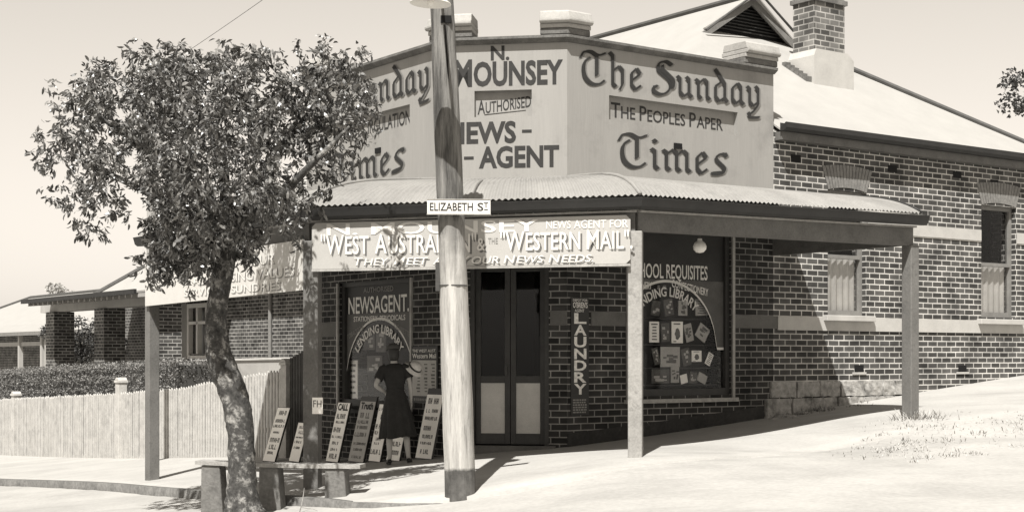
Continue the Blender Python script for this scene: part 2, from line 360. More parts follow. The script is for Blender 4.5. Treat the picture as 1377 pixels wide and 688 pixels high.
# ------------------------------------------------------------------ plan of the corner
dr = (math.sin(R(54)), math.cos(R(54))); nr = (dr[1], -dr[0])
dl = (-dr[1], dr[0]); nl = (-dr[0], -dr[1])
CR = (.76, 20.5); CL = (-.914, 20.76)
FR = Fr(CR, dr, nr)                       # shop wall along the right-hand street
FL = Fr(CL, dl, nl)                       # shop wall along the left-hand street
ds = (CR[0] - CL[0], CR[1] - CL[1]); FS = Fr(CL, ds, (ds[1], -ds[0])); SL = math.hypot(*ds)
VW = 2.6                                  # verandah width, post line to wall
VR = FR.P(-1.0, VW, 0)[:2]; VRE = FR.P(4.05, VW, 0)[:2]; VL = FL.P(-.917, VW, 0)[:2]; VLE = FL.P(4.17, VW, 0)[:2]
def seg_frame(a, b, n): return Fr(a, (b[0] - a[0], b[1] - a[1]), n)
GR = seg_frame(VR, VRE, nr); GL = seg_frame(VL, VLE, nl)
dv = (VR[0] - VL[0], VR[1] - VL[1]); GS = Fr(VL, dv, (dv[1], -dv[0])); GLEN = math.hypot(*dv)
RLEN = math.dist(VR, VRE); LLEN = math.dist(VL, VLE)

# ------------------------------------------------------------------ ground surface
CP = np.array([(.76, 20.5, -1.25), (4.0, 22.85, -.93), (9.17, 26.6, -.33), (12.1, 28.7, -.08), (5.58, 20.8, -.833), (1.49, 17.82, -1.185), (-2.48, 18.49, -1.635),
    (-5.48, 22.63, -1.867), (-1.9, 21.6, -1.53), (-.9, 20.7, -1.38), (-4.98, 26.36, -1.78), (-12.56, 36.8, -2.43), (-5.4, 21.6, -1.89), (-9.37, 27.2, -2.24), (-.57, 16.5, -1.56), (.7, 16.5, -1.34),
    (3.75, 18.6, -1.2), (7.5, 20.0, -.95), (9.5, 22.5, -.62), (4.5, 13, -1.36), (0, 14, -1.52), (-6.9, 20.0, -2.05), (-2.5, 16.6, -1.73), (-4, 13, -1.85), (0, 0, -1.6), (-9, 6, -1.95), (9, 6, -1.25), (0, -15, -1.6),
    (-25, 60, -3.0), (-40, 30, -3.5), (25, 45, .2), (40, 20, .3), (0, 60, -1.8), (-150, 200, -5), (200, 200, 0), (200, -100, 0), (-200, -100, -4), (0, 300, -4)])
def _U(r2): return np.where(r2 > 1e-9, .5 * r2 * np.log(np.maximum(r2, 1e-9)), 0)
_n = len(CP); _K = _U(((CP[:, None, :2] - CP[None, :, :2]) ** 2).sum(-1)) + np.eye(_n) * .6
_Pm = np.hstack([np.ones((_n, 1)), CP[:, :2]]); _A = np.zeros((_n + 3, _n + 3)); _A[:_n, :_n] = _K; _A[:_n, _n:] = _Pm; _A[_n:, :_n] = _Pm.T
_c = np.linalg.solve(_A, np.concatenate([CP[:, 2], np.zeros(3)]))
def Gz(xy):
    xy = np.atleast_2d(np.array(xy, float)); K = _U(((xy[:, None, :] - CP[None, :, :2]) ** 2).sum(-1))
    return K @ _c[:_n] + _c[_n] + xy @ _c[_n + 1:]
def G(x, y): return float(Gz([(x, y)])[0])
KERB = [(-14.2, 33.7), (-9.37, 27.1), (-5.45, 21.65), (-3.2, 18.4), (-1.9, 17.0), (-1.25, 16.65), (-.57, 16.42), (.1, 16.32), (.75, 16.5), (1.9, 17.25), (3.9, 18.65), (5.9, 20.1), (8.5, 22.0), (12.5, 24.9)]
INNER = [(-12.9, 37.5), (-8.0, 30.5), (-3.9, 24.9), (-2.6, 23.1), (-1.8, 22.0), (-1.2, 21.2), (-.9, 20.8), (-.1, 20.7), (.76, 20.6), (2.6, 21.9), (4.0, 22.95), (6.1, 24.5), (8.6, 26.3), (12.2, 28.9)]
def resample(p, k):
    p = np.array(p); o = []
    for i in range(len(p) - 1): o += [p[i] + (p[i + 1] - p[i]) * s / k for s in range(k)]
    return np.array(o + [p[-1]])
KS, IS = resample(KERB, 8), resample(INNER, 8)
def kerb_drop(x): return float(np.interp(x, [-30, -3, -1.5, 1.2, 8], [.10, .09, .055, .013, .006]))
def build_ground():
    xs = np.concatenate([[-500, -250, -120, -70, -45], np.arange(-32, 32.01, .4), [45, 70, 120, 250, 500]]); ys = np.concatenate([[-200, -80, -30, -10], np.arange(0, 44, .4), [46, 50, 60, 80, 120, 250, 600, 1500]])
    X, Y = np.meshgrid(xs, ys); z = Gz(np.stack([X.ravel(), Y.ravel()], 1)).reshape(X.shape)
    z = np.clip(z, -8, .6); far = np.clip((np.hypot(X, Y - 20) - 60) / 150, 0, 1); z = z * (1 - far) + (-4) * far
    n = (rng.random(z.shape) - .5) * .012
    inside = (Y > 5) & (Y < 60)
    z = z - np.vectorize(kerb_drop)(X) - .004 + np.where(inside, n, 0) * (kerb_drop(0) > 0) * np.where(X > 4, .3, 1)
    v = [(X[j, i], Y[j, i], z[j, i]) for j in range(len(ys)) for i in range(len(xs))]; w = len(xs)
    mb = MB(); mb.add(v, [(j * w + i, j * w + i + 1, (j + 1) * w + i + 1, (j + 1) * w + i) for j in range(len(ys) - 1) for i in range(w - 1)])
    tag(mb.build('ground', M_SAND, smooth=True, fix=False), kind='structure')
    mb = MB(); q = 10; vs = []
    for a, b in zip(KS, IS):
        e = a + (b - a) * .018; vs.append((e[0], e[1], G(*e) - .2))
        for k in range(q - 1):
            p = a + (b - a) * max(k / (q - 2), .018); vs.append((p[0], p[1], G(*p) + (.012 if k else -.002)))
    mb.add(vs, [(i * q + k, (i + 1) * q + k, (i + 1) * q + k + 1, i * q + k + 1) for i in range(len(KS) - 1) for k in range(q - 1)])
    tag(mb.build('footpath', M_PATH, smooth=True, fix=False), kind='structure')
    mb = MB(); rings = []
    for i, p in enumerate(KS[:60]):
        d = KS[min(i + 1, len(KS) - 1)] - KS[max(i - 1, 0)]; d = d / np.linalg.norm(d); nn = np.array((d[1], -d[0]))
        z = G(*p); j = random.uniform(-.012, .012); h = .026 if p[0] < -2.2 else max(-.09, .026 - .05 * (p[0] + 2.2))
        rings.append([(p[0] + nn[0] * a, p[1] + nn[1] * a, z + b + (j if a > 0 else 0)) for a, b in ((-.12, -.3), (-.12, h), (.0 + j, h - abs(j)), (.03 + j, -.3))])
    mb.add([v for r in rings for v in r], [(i * 4 + k, i * 4 + (k + 1) % 4, (i + 1) * 4 + (k + 1) % 4, (i + 1) * 4 + k) for i in range(len(rings) - 1) for k in range(4)])
    tag(mb.build('kerb', M_KERB, smooth=True), kind='structure')
build_ground()

# ------------------------------------------------------------------ shop building
shop = thing('shop_building', (FR.P(2, 0, -1.3)[0], FR.P(2, 0, 0)[1], -1.3), 'corner newsagent shop with a rendered lettered parapet above dark brick walls', 'shop')
def wall_cells(F, t0, t1, z0, z1, holes, th, mb=None):
    mb = mb or MB(); ts = sorted({t0, t1, *[h[0] for h in holes], *[h[1] for h in holes]}); zs = sorted({z0, z1, *[h[2] for h in holes], *[h[3] for h in holes]})
    for a, b in zip(ts[:-1], ts[1:]):
        for c, d in zip(zs[:-1], zs[1:]):
            m_, k_ = (a + b) / 2, (c + d) / 2
            if any(h[0] < m_ < h[1] and h[2] < k_ < h[3] for h in holes): continue
            mb.box(F, a, b, -th, 0, c, d)
    return mb
ZB, ZV = -2.2, 2.47                    # wall foot, verandah line
PLEN_R, PLEN_L = FR.t(1040), 4.1
ZPT = 4.34                             # top of the render below the cornice
WIN_R = (FR.t(845), FR.t(984), -.56, 1.92); WIN_L = (FL.t(553), FL.t(456), -.75, 1.15); DOOR = (FS.t(632), FS.t(738), -1.22, 1.35)
W1 = (FR.t(1113), FR.t(1165), .66, 2.66); W2 = (FR.t(1319.5), FR.t(1366), .70, 2.655); REND = 11.8
# brick walls
TE0 = 2.34
wall_cells(FR, 0, PLEN_R, ZB, ZV, [WIN_R], .3).build('wall', M_BRICK_SHADE, shop)
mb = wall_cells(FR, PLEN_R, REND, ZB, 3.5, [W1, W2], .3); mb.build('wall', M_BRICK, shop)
wall_cells(FL, 0, PLEN_L, ZB, ZV, [WIN_L], .3).build('wall', M_BRICK_SHADE, shop)
wall_cells(FS, 0, SL, ZB, ZV, [DOOR], .3).build('wall', M_BRICK_SHADE, shop)
mb = MB(); mb.box(Fr(FR.P(REND, 0, 0)[:2], (-nr[0], -nr[1]), dr), .3, 9, -.3, 0, ZB, 3.5); mb.box(Fr(FL.P(PLEN_L, 0, 0)[:2], (-nl[0], -nl[1]), dl), .3, 3.3, -.3, 0, ZB, 4.2); mb.box(FR.off(-9), TE0 + .1, REND, -.3, 0, ZB, 3.5); mb.box(Fr(FR.P(TE0 + .1, 0, 0)[:2], (-nr[0], -nr[1]), nl), 3.2, 8.7, -.3, 0, ZB, 3.5)
mb.build('wall', M_BRICK, shop)
# dark rooms behind the openings
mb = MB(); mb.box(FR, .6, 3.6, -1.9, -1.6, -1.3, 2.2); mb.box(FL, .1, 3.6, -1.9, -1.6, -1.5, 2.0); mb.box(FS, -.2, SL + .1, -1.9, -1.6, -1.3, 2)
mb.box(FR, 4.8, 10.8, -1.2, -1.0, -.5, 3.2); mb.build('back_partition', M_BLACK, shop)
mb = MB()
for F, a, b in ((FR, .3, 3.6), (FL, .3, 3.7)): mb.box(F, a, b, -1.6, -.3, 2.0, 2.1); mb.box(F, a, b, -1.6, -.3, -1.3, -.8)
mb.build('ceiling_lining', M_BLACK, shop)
# parapet with sunk panels
def parapet(F, t0, t1, panel, name='parapet'):
    mb = wall_cells(F, t0, t1, ZV, ZPT, [panel], .3); mb.box(F, panel[0], panel[1], -.3, -.08, panel[2], panel[3]); return mb.build(name, M_RENDER, shop)
PR = (FR.t(819), FR.t(992), 3.345, 3.685); PL = (FL.t(551), 3.45, 3.345, 3.66); PS = (FS.t(638), FS.t(715), 3.335, 3.70)
parapet(FR, 0, PLEN_R, PR); parapet(FL, 0, PLEN_L, PL); parapet(FS, 0, SL, PS)
# cornice following the three faces, mitred at the corners
def band_strip(frames, prof, name, m, parent=shop, bevel=0):
    """frames: list of plan points of the base line; prof: (outward, z) closed polygon swept along, mitred"""
    P = [np.array(p) for p in frames]; rings = []
    for i, p in enumerate(P):
        ns = []
        for a, b in ((i - 1, i), (i, i + 1)):
            if a >= 0 and b < len(P): d = (P[b] - P[a]) / np.linalg.norm(P[b] - P[a]); ns.append(np.array((d[1], -d[0])))
        n = sum(ns) / len(ns); n = n / (n @ ns[0])
        rings.append([(p[0] + n[0] * o, p[1] + n[1] * o, z) for o, z in prof])
    k = len(prof); mb = MB(); mb.add([v for r in rings for v in r], [(i * k + j, i * k + (j + 1) % k, (i + 1) * k + (j + 1) % k, (i + 1) * k + j) for i in range(len(P) - 1) for j in range(k)] + [tuple(range(k)), tuple(range(k * len(P) - 1, k * (len(P) - 1) - 1, -1))])
    return mb.build(name, m, parent, bevel=bevel)
TOPL = [FL.P(PLEN_L, 0, 0)[:2], CL, CR, FR.P(PLEN_R, 0, 0)[:2]]
band_strip(TOPL, [(-.3, ZPT), (.03, ZPT), (.06, ZPT + .02), (.10, ZPT + .05), (.10, ZPT + .085), (.02, ZPT + .105), (-.3, ZPT + .105)], 'cornice', M_CORN)
def pier_cap(pts):
    cap = None
    for prof, m in (([(-.4, 4.447), (.05, 4.447), (.05, 4.53), (-.4, 4.53)], M_CORN), ([(-.42, 4.532), (.07, 4.532), (.07, 4.59), (-.42, 4.59)], M_CAP), ([(-.45, 4.592), (.11, 4.592), (.13, 4.62), (.13, 4.655), (-.45, 4.655)], M_CAP), ([(-.43, 4.657), (.10, 4.657), (.08, 4.75), (.05, 4.77), (-.40, 4.77)], M_CAP)):
        cap = band_strip(pts, prof, 'pier_cap', m, bevel=.008) if cap is None else (band_strip(pts, prof, 'moulding', m, cap, bevel=.008), cap)[1]
pier_cap([FS.P(SL - .37, 0, 0)[:2], CR, FR.P(.37, 0, 0)[:2]])
pier_cap([FL.P(.37, 0, 0)[:2], CL, FS.P(.37, 0, 0)[:2]])
pier_cap([FR.P(PLEN_R - .66, 0, 0)[:2], FR.P(PLEN_R + .04, 0, 0)[:2]])
pier_cap([FL.P(PLEN_L + .04, 0, 0)[:2], FL.P(PLEN_L - .66, 0, 0)[:2]])
# painted writing on the parapet
def lett(name, m, fn, parent=shop, label=None):
    mb = MB(); fn(mb); o = mb.build(name, m, parent, fix=False)
    if label: o['label'] = label
    return o
def black_pair(F, txt, ta, tb, z, xh):
    lett('lettering', M_PAINTS, lambda b: blackletter(b, F, txt, ta, tb, z, xh, n=.0015, shift=(.032, -.006)))
    lett('lettering', M_PAINTB, lambda b: blackletter(b, F, txt, ta, tb, z, xh, n=.0075))
black_pair(FR, 'The Sunday', FR.t(784), FR.t(1024), 3.80, .32)
black_pair(FR, 'Times', FR.t(836), FR.t(978), 2.70, .33)
black_pair(FL, 'The Sunday', 4.0, FL.t(581), 3.80, .32)
black_pair(FL, 'Times', FL.t(447), FL.t(545), 2.70, .33)
PF = -.077
lett('lettering', M_PAINT, lambda b: letter(b, FR, [('T', 1.25), ('HE', 1), (' P', 1.25), ('EOPLES', 1), (' P', 1.25), ('APER', 1)], PR[0] + .10, FR.t(977), 3.40, .165, n=PF, bold=.012))
lett('lettering', M_PAINT, lambda b: letter(b, FL, 'LARGEST CIRCULATION', 3.35, FL.t(546), 3.40, .2, n=PF, bold=.012))
lett('lettering', M_PAINT, lambda b: letter(b, FS, 'N.', FS.t(660), FS.t(685), 4.125, .185, bold=.03))
lett('lettering', M_PAINT, lambda b: letter(b, FS, [('M', 1.12), ('OUNSEY', 1)], FS.t(611), FS.t(757), 3.775, .31, bold=.034))
lett('lettering', M_PAINT, lambda b: letter(b, FS, [('A', 1.25), ('UTHORISED', 1)], FS.t(641), FS.t(713), 3.385, .15, n=PF, bold=.012, dz=.09))
lett('lettering', M_PAINT, lambda b: b.box(FS, FS.t(650), FS.t(706), PF, PF + .003, 3.375, 3.383, 3.425, 3.431))
lett('lettering', M_PAINT, lambda b: letter(b, FS, 'NEWS', FS.t(601), FS.t(694), 2.98, .275, bold=.034))
lett('lettering', M_PAINT, lambda b: b.box(FS, FS.t(702), FS.t(715), .002, .005, 3.105, 3.145))
lett('lettering', M_PAINT, lambda b: letter(b, FS, 'AGENT', FS.t(644), FS.t(752), 2.635, .275, bold=.034))
lett('lettering', M_PAINT, lambda b: b.box(FS, FS.t(624), FS.t(637), .002, .005, 2.75, 2.79))
# little air vents
mb = MB()
for F, x, y in ((FR, 911, 197), (FL, 509, 203)):
    t = F.t(x); z = F.z(x, y); mb.box(F, t - .075, t + .075, .001, .022, z - .035, z + .045)
for x, y in ((1070, 213), (1200, 227), (1287, 235), (1155, 495), (1294, 495), (1337, 246)):
    t = FR.t(x); z = FR.z(x, y); mb.box(FR, t - .11, t + .11, .001, .006, z - .055, z + .055)
mb.split('air_vent', M_BLACK, shop)
mb = MB()
for x, y in ((1155, 495), (1294, 495)):
    t = FR.t(x); z = FR.z(x, y); mb.box(FR, t - .16, t + .16, .002, .02, z - .095, z - .06)
mb.split('vent_sill', M_BAND, shop)
# bands, sills, arches
ZS0, ZS1 = .42, .635
MB().box(FR, PLEN_R + .02, REND, .002, .022, 2.02, 2.21).build('upper_band', M_BAND, shop) if False else None
mb = MB()
for a, b in ((PLEN_R + .6, W1[0] - .03), (W1[1] + .03, W2[0] - .02), (W2[1] + .02, REND)): mb.box(FR, a, b, .0, .02, 2.02, 2.21)
mb.split('upper_band', M_BAND, shop)
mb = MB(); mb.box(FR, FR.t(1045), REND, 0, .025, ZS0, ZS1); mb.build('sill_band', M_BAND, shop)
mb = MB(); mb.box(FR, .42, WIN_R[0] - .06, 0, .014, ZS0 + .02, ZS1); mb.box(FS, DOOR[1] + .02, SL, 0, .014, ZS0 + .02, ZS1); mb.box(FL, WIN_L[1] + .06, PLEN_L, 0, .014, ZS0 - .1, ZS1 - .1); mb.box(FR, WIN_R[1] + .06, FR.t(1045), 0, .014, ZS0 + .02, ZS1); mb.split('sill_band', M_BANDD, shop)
for w in (W1, W2):
    MB().box(FR, w[0] - .12, w[1] + .12, -.1, .10, ZS1 - .06, ZS1 + .03).build('window_sill', M_BAND, shop, bevel=.008)
    c = (w[0] + w[1]) / 2; hw = (w[1] - w[0]) / 2; mb = MB(); k = 15
    for i in range(k):     # soldier bricks of the flat arch, fanned
        f0, f1 = -1 + 2 * i / k + .012, -1 + 2 * (i + 1) / k - .012
        sag = lambda f: .05 * (1 - f * f)
        mb.prism(FR, [(c + f0 * hw, w[3] + sag(f0) - .05 + .05), (c + f1 * hw, w[3] + sag(f1)), (c + f1 * (hw + .14), w[3] + .36 + sag(f1)), (c + f0 * (hw + .14), w[3] + .36 + sag(f0))], .0, .012)
    mb.build('window_arch', M_ARCH, shop)
def sash(w):
    a, b, c, d = w; fr = MB(); n0, n1 = -.17, -.09; m_ = (c + d) / 2 - .05
    for q in ((a, a + .07, c, d), (b - .07, b, c, d), (a + .07, b - .07, c, c + .09), (a + .07, b - .07, d - .07, d)): fr.box(FR, q[0], q[1], n0, n1, q[2], q[3])
    o = fr.build('window', M_FRAME, shop)
    MB().box(FR, a + .07, b - .07, n0 + .02, n1 + .015, m_ - .03, m_ + .03).build('sash_rail', M_FRAME, o)
    MB().box(FR, a + .07, b - .07, -.142, -.138, c + .09, d - .07).build('pane', M_GLASS, o)
    bl = MB(); k = 26
    for i in range(k):     # soft folds of the curtain behind the lower sash
        t0 = a + .07 + (b - a - .14) * i / k; t1 = a + .07 + (b - a - .14) * (i + 1) / k; f0, f1 = (.016 * math.sin(i * 1.3), .016 * math.sin((i + 1) * 1.3))
        bl.add([FR.P(t0, -.2 + f0, c + .07), FR.P(t1, -.2 + f1, c + .07), FR.P(t1, -.2 + f1, m_), FR.P(t0, -.2 + f0, m_)], [(0, 1, 2, 3)])
    bl.build('curtain', M_BLIND, o, fix=False, smooth=True)
    return o
sash(W1); sash(W2)
# limestone footing: two rough courses of split stone
def rough(mb_pts, seed, amp):
    b = bmesh.new(); vs = [b.verts.new(p) for p in mb_pts]
    for f in ((0, 1, 2, 3), (4, 7, 6, 5), (0, 4, 5, 1), (1, 5, 6, 2), (2, 6, 7, 3), (3, 7, 4, 0)): b.faces.new([vs[k] for k in f])
    bmesh.ops.subdivide_edges(b, edges=b.edges[:], cuts=4, use_grid_fill=True)
    r_ = random.Random(seed)
    from mathutils import noise as mn
    c = sum((v.co for v in b.verts), Vector()) / len(b.verts)
    for v in b.verts:
        d = v.co - c; v.co = c + d * (1 - .05 * r_.random()); n_ = mn.noise_vector(v.co * 9 + Vector((seed, 0, 0))) + .5 * mn.noise_vector(v.co * 23); v.co += n_ * amp
    q = MB(); b.verts.index_update(); q.add([tuple(v.co) for v in b.verts], [[v.index for v in f.verts] for f in b.faces]); b.free(); return q
for zlo, zhi, t0_, sd in ((-.62, -.375, FR.t(1034), 3), (-1.3, -.63, FR.t(1027), 11)):
    t = t0_; k = 0
    while t < 7.2:
        L_ = random.uniform(.28, .62); a = G(*FR.P(t + L_ / 2, 0, 0)[:2])
        if zhi > a - .02:
            n1_ = random.uniform(.03, .07) + (.03 if zlo < -1 else 0)
            q = rough([FR.P(*p) for p in ((t, -.04, max(zlo, a - .25)), (t + L_ - .012, -.04, max(zlo, a - .25)), (t + L_ - .012, n1_, max(zlo, a - .25)), (t, n1_, max(zlo, a - .25)), (t, -.04, zhi), (t + L_ - .012, -.04, zhi), (t + L_ - .012, n1_, zhi), (t, n1_, zhi))], sd + k, .014)
            q.build('footing_stone', M_PLINTH, shop)
        t += L_; k += 1
# dark cement skirting along the foot of the shopfront
mb = MB(); ts = np.linspace(.0, FR.t(1026), 9)
for a, b in zip(ts[:-1], ts[1:]): mb.box(FR, a, b, .002, .018, G(*FR.P(a, 0, 0)[:2]) - .2, G(*FR.P(a, 0, 0)[:2]) + .2, G(*FR.P(b, 0, 0)[:2]) - .2, G(*FR.P(b, 0, 0)[:2]) + .2)
mb.build('skirting', mat('sooty cement', .032, .95, .5, 3, .5, 20, stain=(.09, .6, .75, 5)), shop)

# shop windows: frame, sign panel, arch, pane
def shop_window(F, w, arc, lines, zsplit, rev):
    a, b, c, d = w; fr = MB(); n0, n1 = -.16, -.05
    for q in ((a, a + .08, c, d), (b - .08, b, c, d), (a + .08, b - .08, c, c + .1), (a + .08, b - .08, d - .06, d)): fr.box(F, q[0], q[1], n0, n1, q[2], q[3])
    o = fr.build('shop_window', M_DWOOD, shop)
    ar = MB()
    for q in ((a - .045, a, c - .04, d), (b, b + .045, c - .04, d)): ar.box(F, q[0], q[1], -.02, .03, q[2], q[3])
    ar.split('architrave', M_FRAMEL, o)
    MB().box(F, a - .08, b + .08, -.04, .07, c - .1, c - .042).build('window_sill', M_FRAMEL if not rev else M_DWOOD, o)
    MB().box(F, a + .08, b - .08, -.104, -.100, c + .1, d - .06).build('pane', M_GLASS, o)
    tc, zc, r = arc
    # painted spandrel above the arch
    pts = [(a + .08, zsplit), (b - .08, zsplit)]; mb = MB(); k = 28
    xs = [a + .08 + (b - a - .16) * i / k for i in range(k + 1)]
    zz = lambda t: zc + math.sqrt(max(r * r - (t - tc) ** 2, 0))
    for t0, t1 in zip(xs[:-1], xs[1:]): mb.add([F.P(t0, -.096, zz(t0)), F.P(t1, -.096, zz(t1)), F.P(t1, -.096, zsplit), F.P(t0, -.096, zsplit)], [(0, 1, 2, 3)])
    mb.build('sign_panel', M_SIGNM, o, fix=False)
    mb = MB()
    for t0, t1 in zip(xs[:-1], xs[1:]): mb.add([F.P(t0, -.092, zz(t0) - .02), F.P(t1, -.092, zz(t1) - .02), F.P(t1, -.092, zz(t1) + .018), F.P(t0, -.092, zz(t0) + .018)], [(0, 1, 2, 3)])
    mb.build('painted_arch', M_LETW, o, fix=False)
    MB().box(F, a + .08, b - .08, -.098, -.094, zsplit + .003, d - .06).build('sign_panel', M_SIGND, o)
    for txt, x0, x1, z, h, m, dz in lines:
        lett('lettering', m, lambda q: letter(q, F, txt, x0, x1, z, h, n=-.088, bold=.012, dz=dz), o)
    return o
aR = (FR.t(903), .62, .62); tcR = FR.t(903)
oR = shop_window(FR, WIN_R, (tcR, .13, .98), [('SCHOOL REQUISITES', FR.t(852), FR.t(957), 1.15, .2, M_LETC, 0), ('STATIONERY', FR.t(850), FR.t(882), .985, .10, M_LETC, .0), ('& C.', FR.t(889), FR.t(903), .985, .06, M_LETG2, .0), ('CONFECTIONERY', FR.t(909), FR.t(958), 1.03, .105, M_LETC, -.12)], 1.13, False)
lett('lettering', M_LETW, lambda b: arc_letter(b, FR, 'LENDING LIBRARY', tcR, .13, .76, .13, 138, 45, n=-.088), oR)
tcL = (WIN_L[0] + WIN_L[1]) / 2
oL = shop_window(FL, WIN_L, (tcL, -.42, 1.0), [('AUTHORISED', FL.t(482), FL.t(522), .985, .075, M_LETG2, 0), ('NEWSAGENT.', FL.t(462), FL.t(543), .675, .245, M_LETC, 0), ('STATIONERY  PERIODICALS', FL.t(469), FL.t(538), .55, .075, M_LETC, 0), ('TOBACCO &', FL.t(460), FL.t(482), .27, .075, M_LETG2, .16), ('CIGARETTES', FL.t(523), FL.t(546), .44, .075, M_LETG2, -.16)], .665, True)
lett('lettering', M_LETW, lambda b: arc_letter(b, FL, 'LENDING LIBRARY', tcL, -.42, .79, .12, 142, 38, sgn=-1, n=-.088), oL)
# door
a, b, c, d = DOOR; mb = MB()
for q in ((a, a + .06, c, d), (b - .06, b, c, d), (a + .06, b - .06, d - .08, d)): mb.box(FS, q[0], q[1], -.2, -.02, q[2], q[3])
mb.build('door_frame', M_DWOOD, shop)
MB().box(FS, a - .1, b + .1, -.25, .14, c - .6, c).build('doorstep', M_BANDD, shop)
mid = (a + b) / 2; zp = FS.z(690, 508)
for t0, t1 in ((a + .06, mid - .004), (mid + .004, b - .06)):
    mb = MB()
    for q in ((t0, t0 + .075, c + .01, d - .08), (t1 - .075, t1, c + .01, d - .08), (t0 + .075, t1 - .075, c + .01, c + .16), (t0 + .075, t1 - .075, zp - .07, zp + .03), (t0 + .075, t1 - .075, d - .16, d - .08)): mb.box(FS, q[0], q[1], -.15, -.1, q[2], q[3])
    dl_ = mb.build('door', M_DWOOD, shop, bevel=.004)
    MB().box(FS, t0 + .075, t1 - .075, -.14, -.118, c + .16, zp - .07).build('panel', M_PANEL, dl_)
    MB().box(FS, t0 + .075, t1 - .075, -.127, -.123, zp + .03, d - .16).build('pane', M_GLASS, dl_)
mb = MB(); p = FS.P(mid - .05, -.09, -.25); mb.tube([p, FS.P(mid - .05, -.04, -.25), FS.P(mid - .05, -.04, -.12), FS.P(mid - .05, -.09, -.12)], .012, 6); mb.build('door_handle', M_METAL, shop)

# eaves and roof of the brick wing
TE0, SG = 2.34, 3.67; TC = (TE0 + REND) / 2; PIT = .65
EG = 3.54
MB().box(FR, PLEN_R + .02, REND + .3, .02, .16, 3.33, 3.452).build('fascia', M_BEAM, shop)
band_strip([FR.P(PLEN_R - .02, .16, 0)[:2], FR.P(REND + .4, .16, 0)[:2]][::1], [(0, 3.455), (.08, 3.455), (.13, 3.5), (.13, 3.58), (.115, 3.58), (.02, 3.5), (0, 3.58)], 'gutter', M_GUT)
def RP(t, s, z): return FR.P(t, -s, z)
zr = lambda s: 3.58 + PIT * s
LB = 13
gl0, gl1 = TE0 + SG, REND - SG; ZR = 3.58 + PIT * (TC - TE0)
o_ = .15
def sheet(mb, pts, th=.03):
    P = [Vector(p) for p in pts]; k = len(P); vs = P + [p - Vector((0, 0, th)) for p in P]
    mb.add(vs, [tuple(range(k)), tuple(range(2 * k - 1, k - 1, -1))] + [(i, i + k, (i + 1) % k + k, (i + 1) % k) for i in range(k)]); return mb
mb = MB()
sheet(mb, [RP(TE0 + .34, .34, zr(.34)), RP(PLEN_R + .03, .34, zr(.34)), RP(PLEN_R + .03, -o_, zr(-o_)), RP(REND + o_, -o_, zr(-o_)), RP(gl1, SG, zr(SG)), RP(gl0, SG, zr(SG))])
sheet(mb, [RP(TE0 - o_, .34, zr(-o_)), RP(TE0 + .34, .34, zr(.34)), RP(gl0, SG, zr(SG)), RP(TC, SG - .18, ZR), RP(TC, LB, ZR), RP(TE0 - o_, LB, zr(-o_))])
sheet(mb, [RP(REND + o_, -o_, zr(-o_)), RP(gl1, SG, zr(SG)), RP(TC, SG - .18, ZR), RP(TC, LB, ZR), RP(REND + o_, LB, zr(-o_))])
sheet(mb, [RP(gl0, SG, zr(SG)), RP(gl0 - .12, SG - .2, zr(SG) - .03), RP(TC, SG - .3, ZR + .02), RP(TC, SG, ZR)]); sheet(mb, [RP(gl1, SG, zr(SG)), RP(gl1 + .12, SG - .2, zr(SG) - .03), RP(TC, SG - .3, ZR + .02), RP(TC, SG, ZR)])
roof = mb.build('roof', M_ROOFW, shop, fix=True)
mb = MB()
mb.tube([RP(REND + o_, -o_, zr(-o_) + .02), RP(gl1 + .1, SG - .1, zr(SG) - .02)], .05, 8); pass
mb.tube([RP(TC, SG - .32, ZR + .03), RP(TC, LB, ZR + .03)], .06, 8); mb.split('ridge_capping', M_ROOFD, roof)
mb = MB(); mb.prism(FR.off(-SG + .02), [(gl0 + .05, zr(SG) - .02), (gl1 - .05, zr(SG) - .02), (TC, ZR - .06)], 0, .03); gab = mb.build('gable_vent', M_BLACK, shop)
mb = MB()
for i in range(9):
    z = zr(SG) + .03 + i * .06; h = (ZR - .08 - z) / PIT
    if h > .05: mb.box(FR.off(-SG + .05), TC - h, TC + h, 0, .035, z, z + .018)
mb.split('louvre', M_DWOOD, gab)
mb = MB(); hw = (gl1 - gl0) / 2 + .2; q = .13
mb.prism(FR.off(-SG + .17), [(TC - hw, ZR - PIT * hw), (TC - hw + .14, ZR - PIT * hw - .05), (TC, ZR - q - .03), (TC, ZR + .02)], 0, .04); mb.prism(FR.off(-SG + .172), [(TC + hw, ZR - PIT * hw), (TC + hw - .14, ZR - PIT * hw - .05), (TC, ZR - q - .03), (TC, ZR + .02)], 0, .04)
mb.split('bargeboard', M_FRAME, gab)
mb = MB(); mb.tube([RP(TC - hw - .06, SG - .36, ZR - PIT * hw - .0), RP(TC, SG - .36, ZR + .06), RP(TC + hw + .06, SG - .36, ZR - PIT * hw)], .025, 6); mb.build('barge_capping', M_ROOFD, gab)
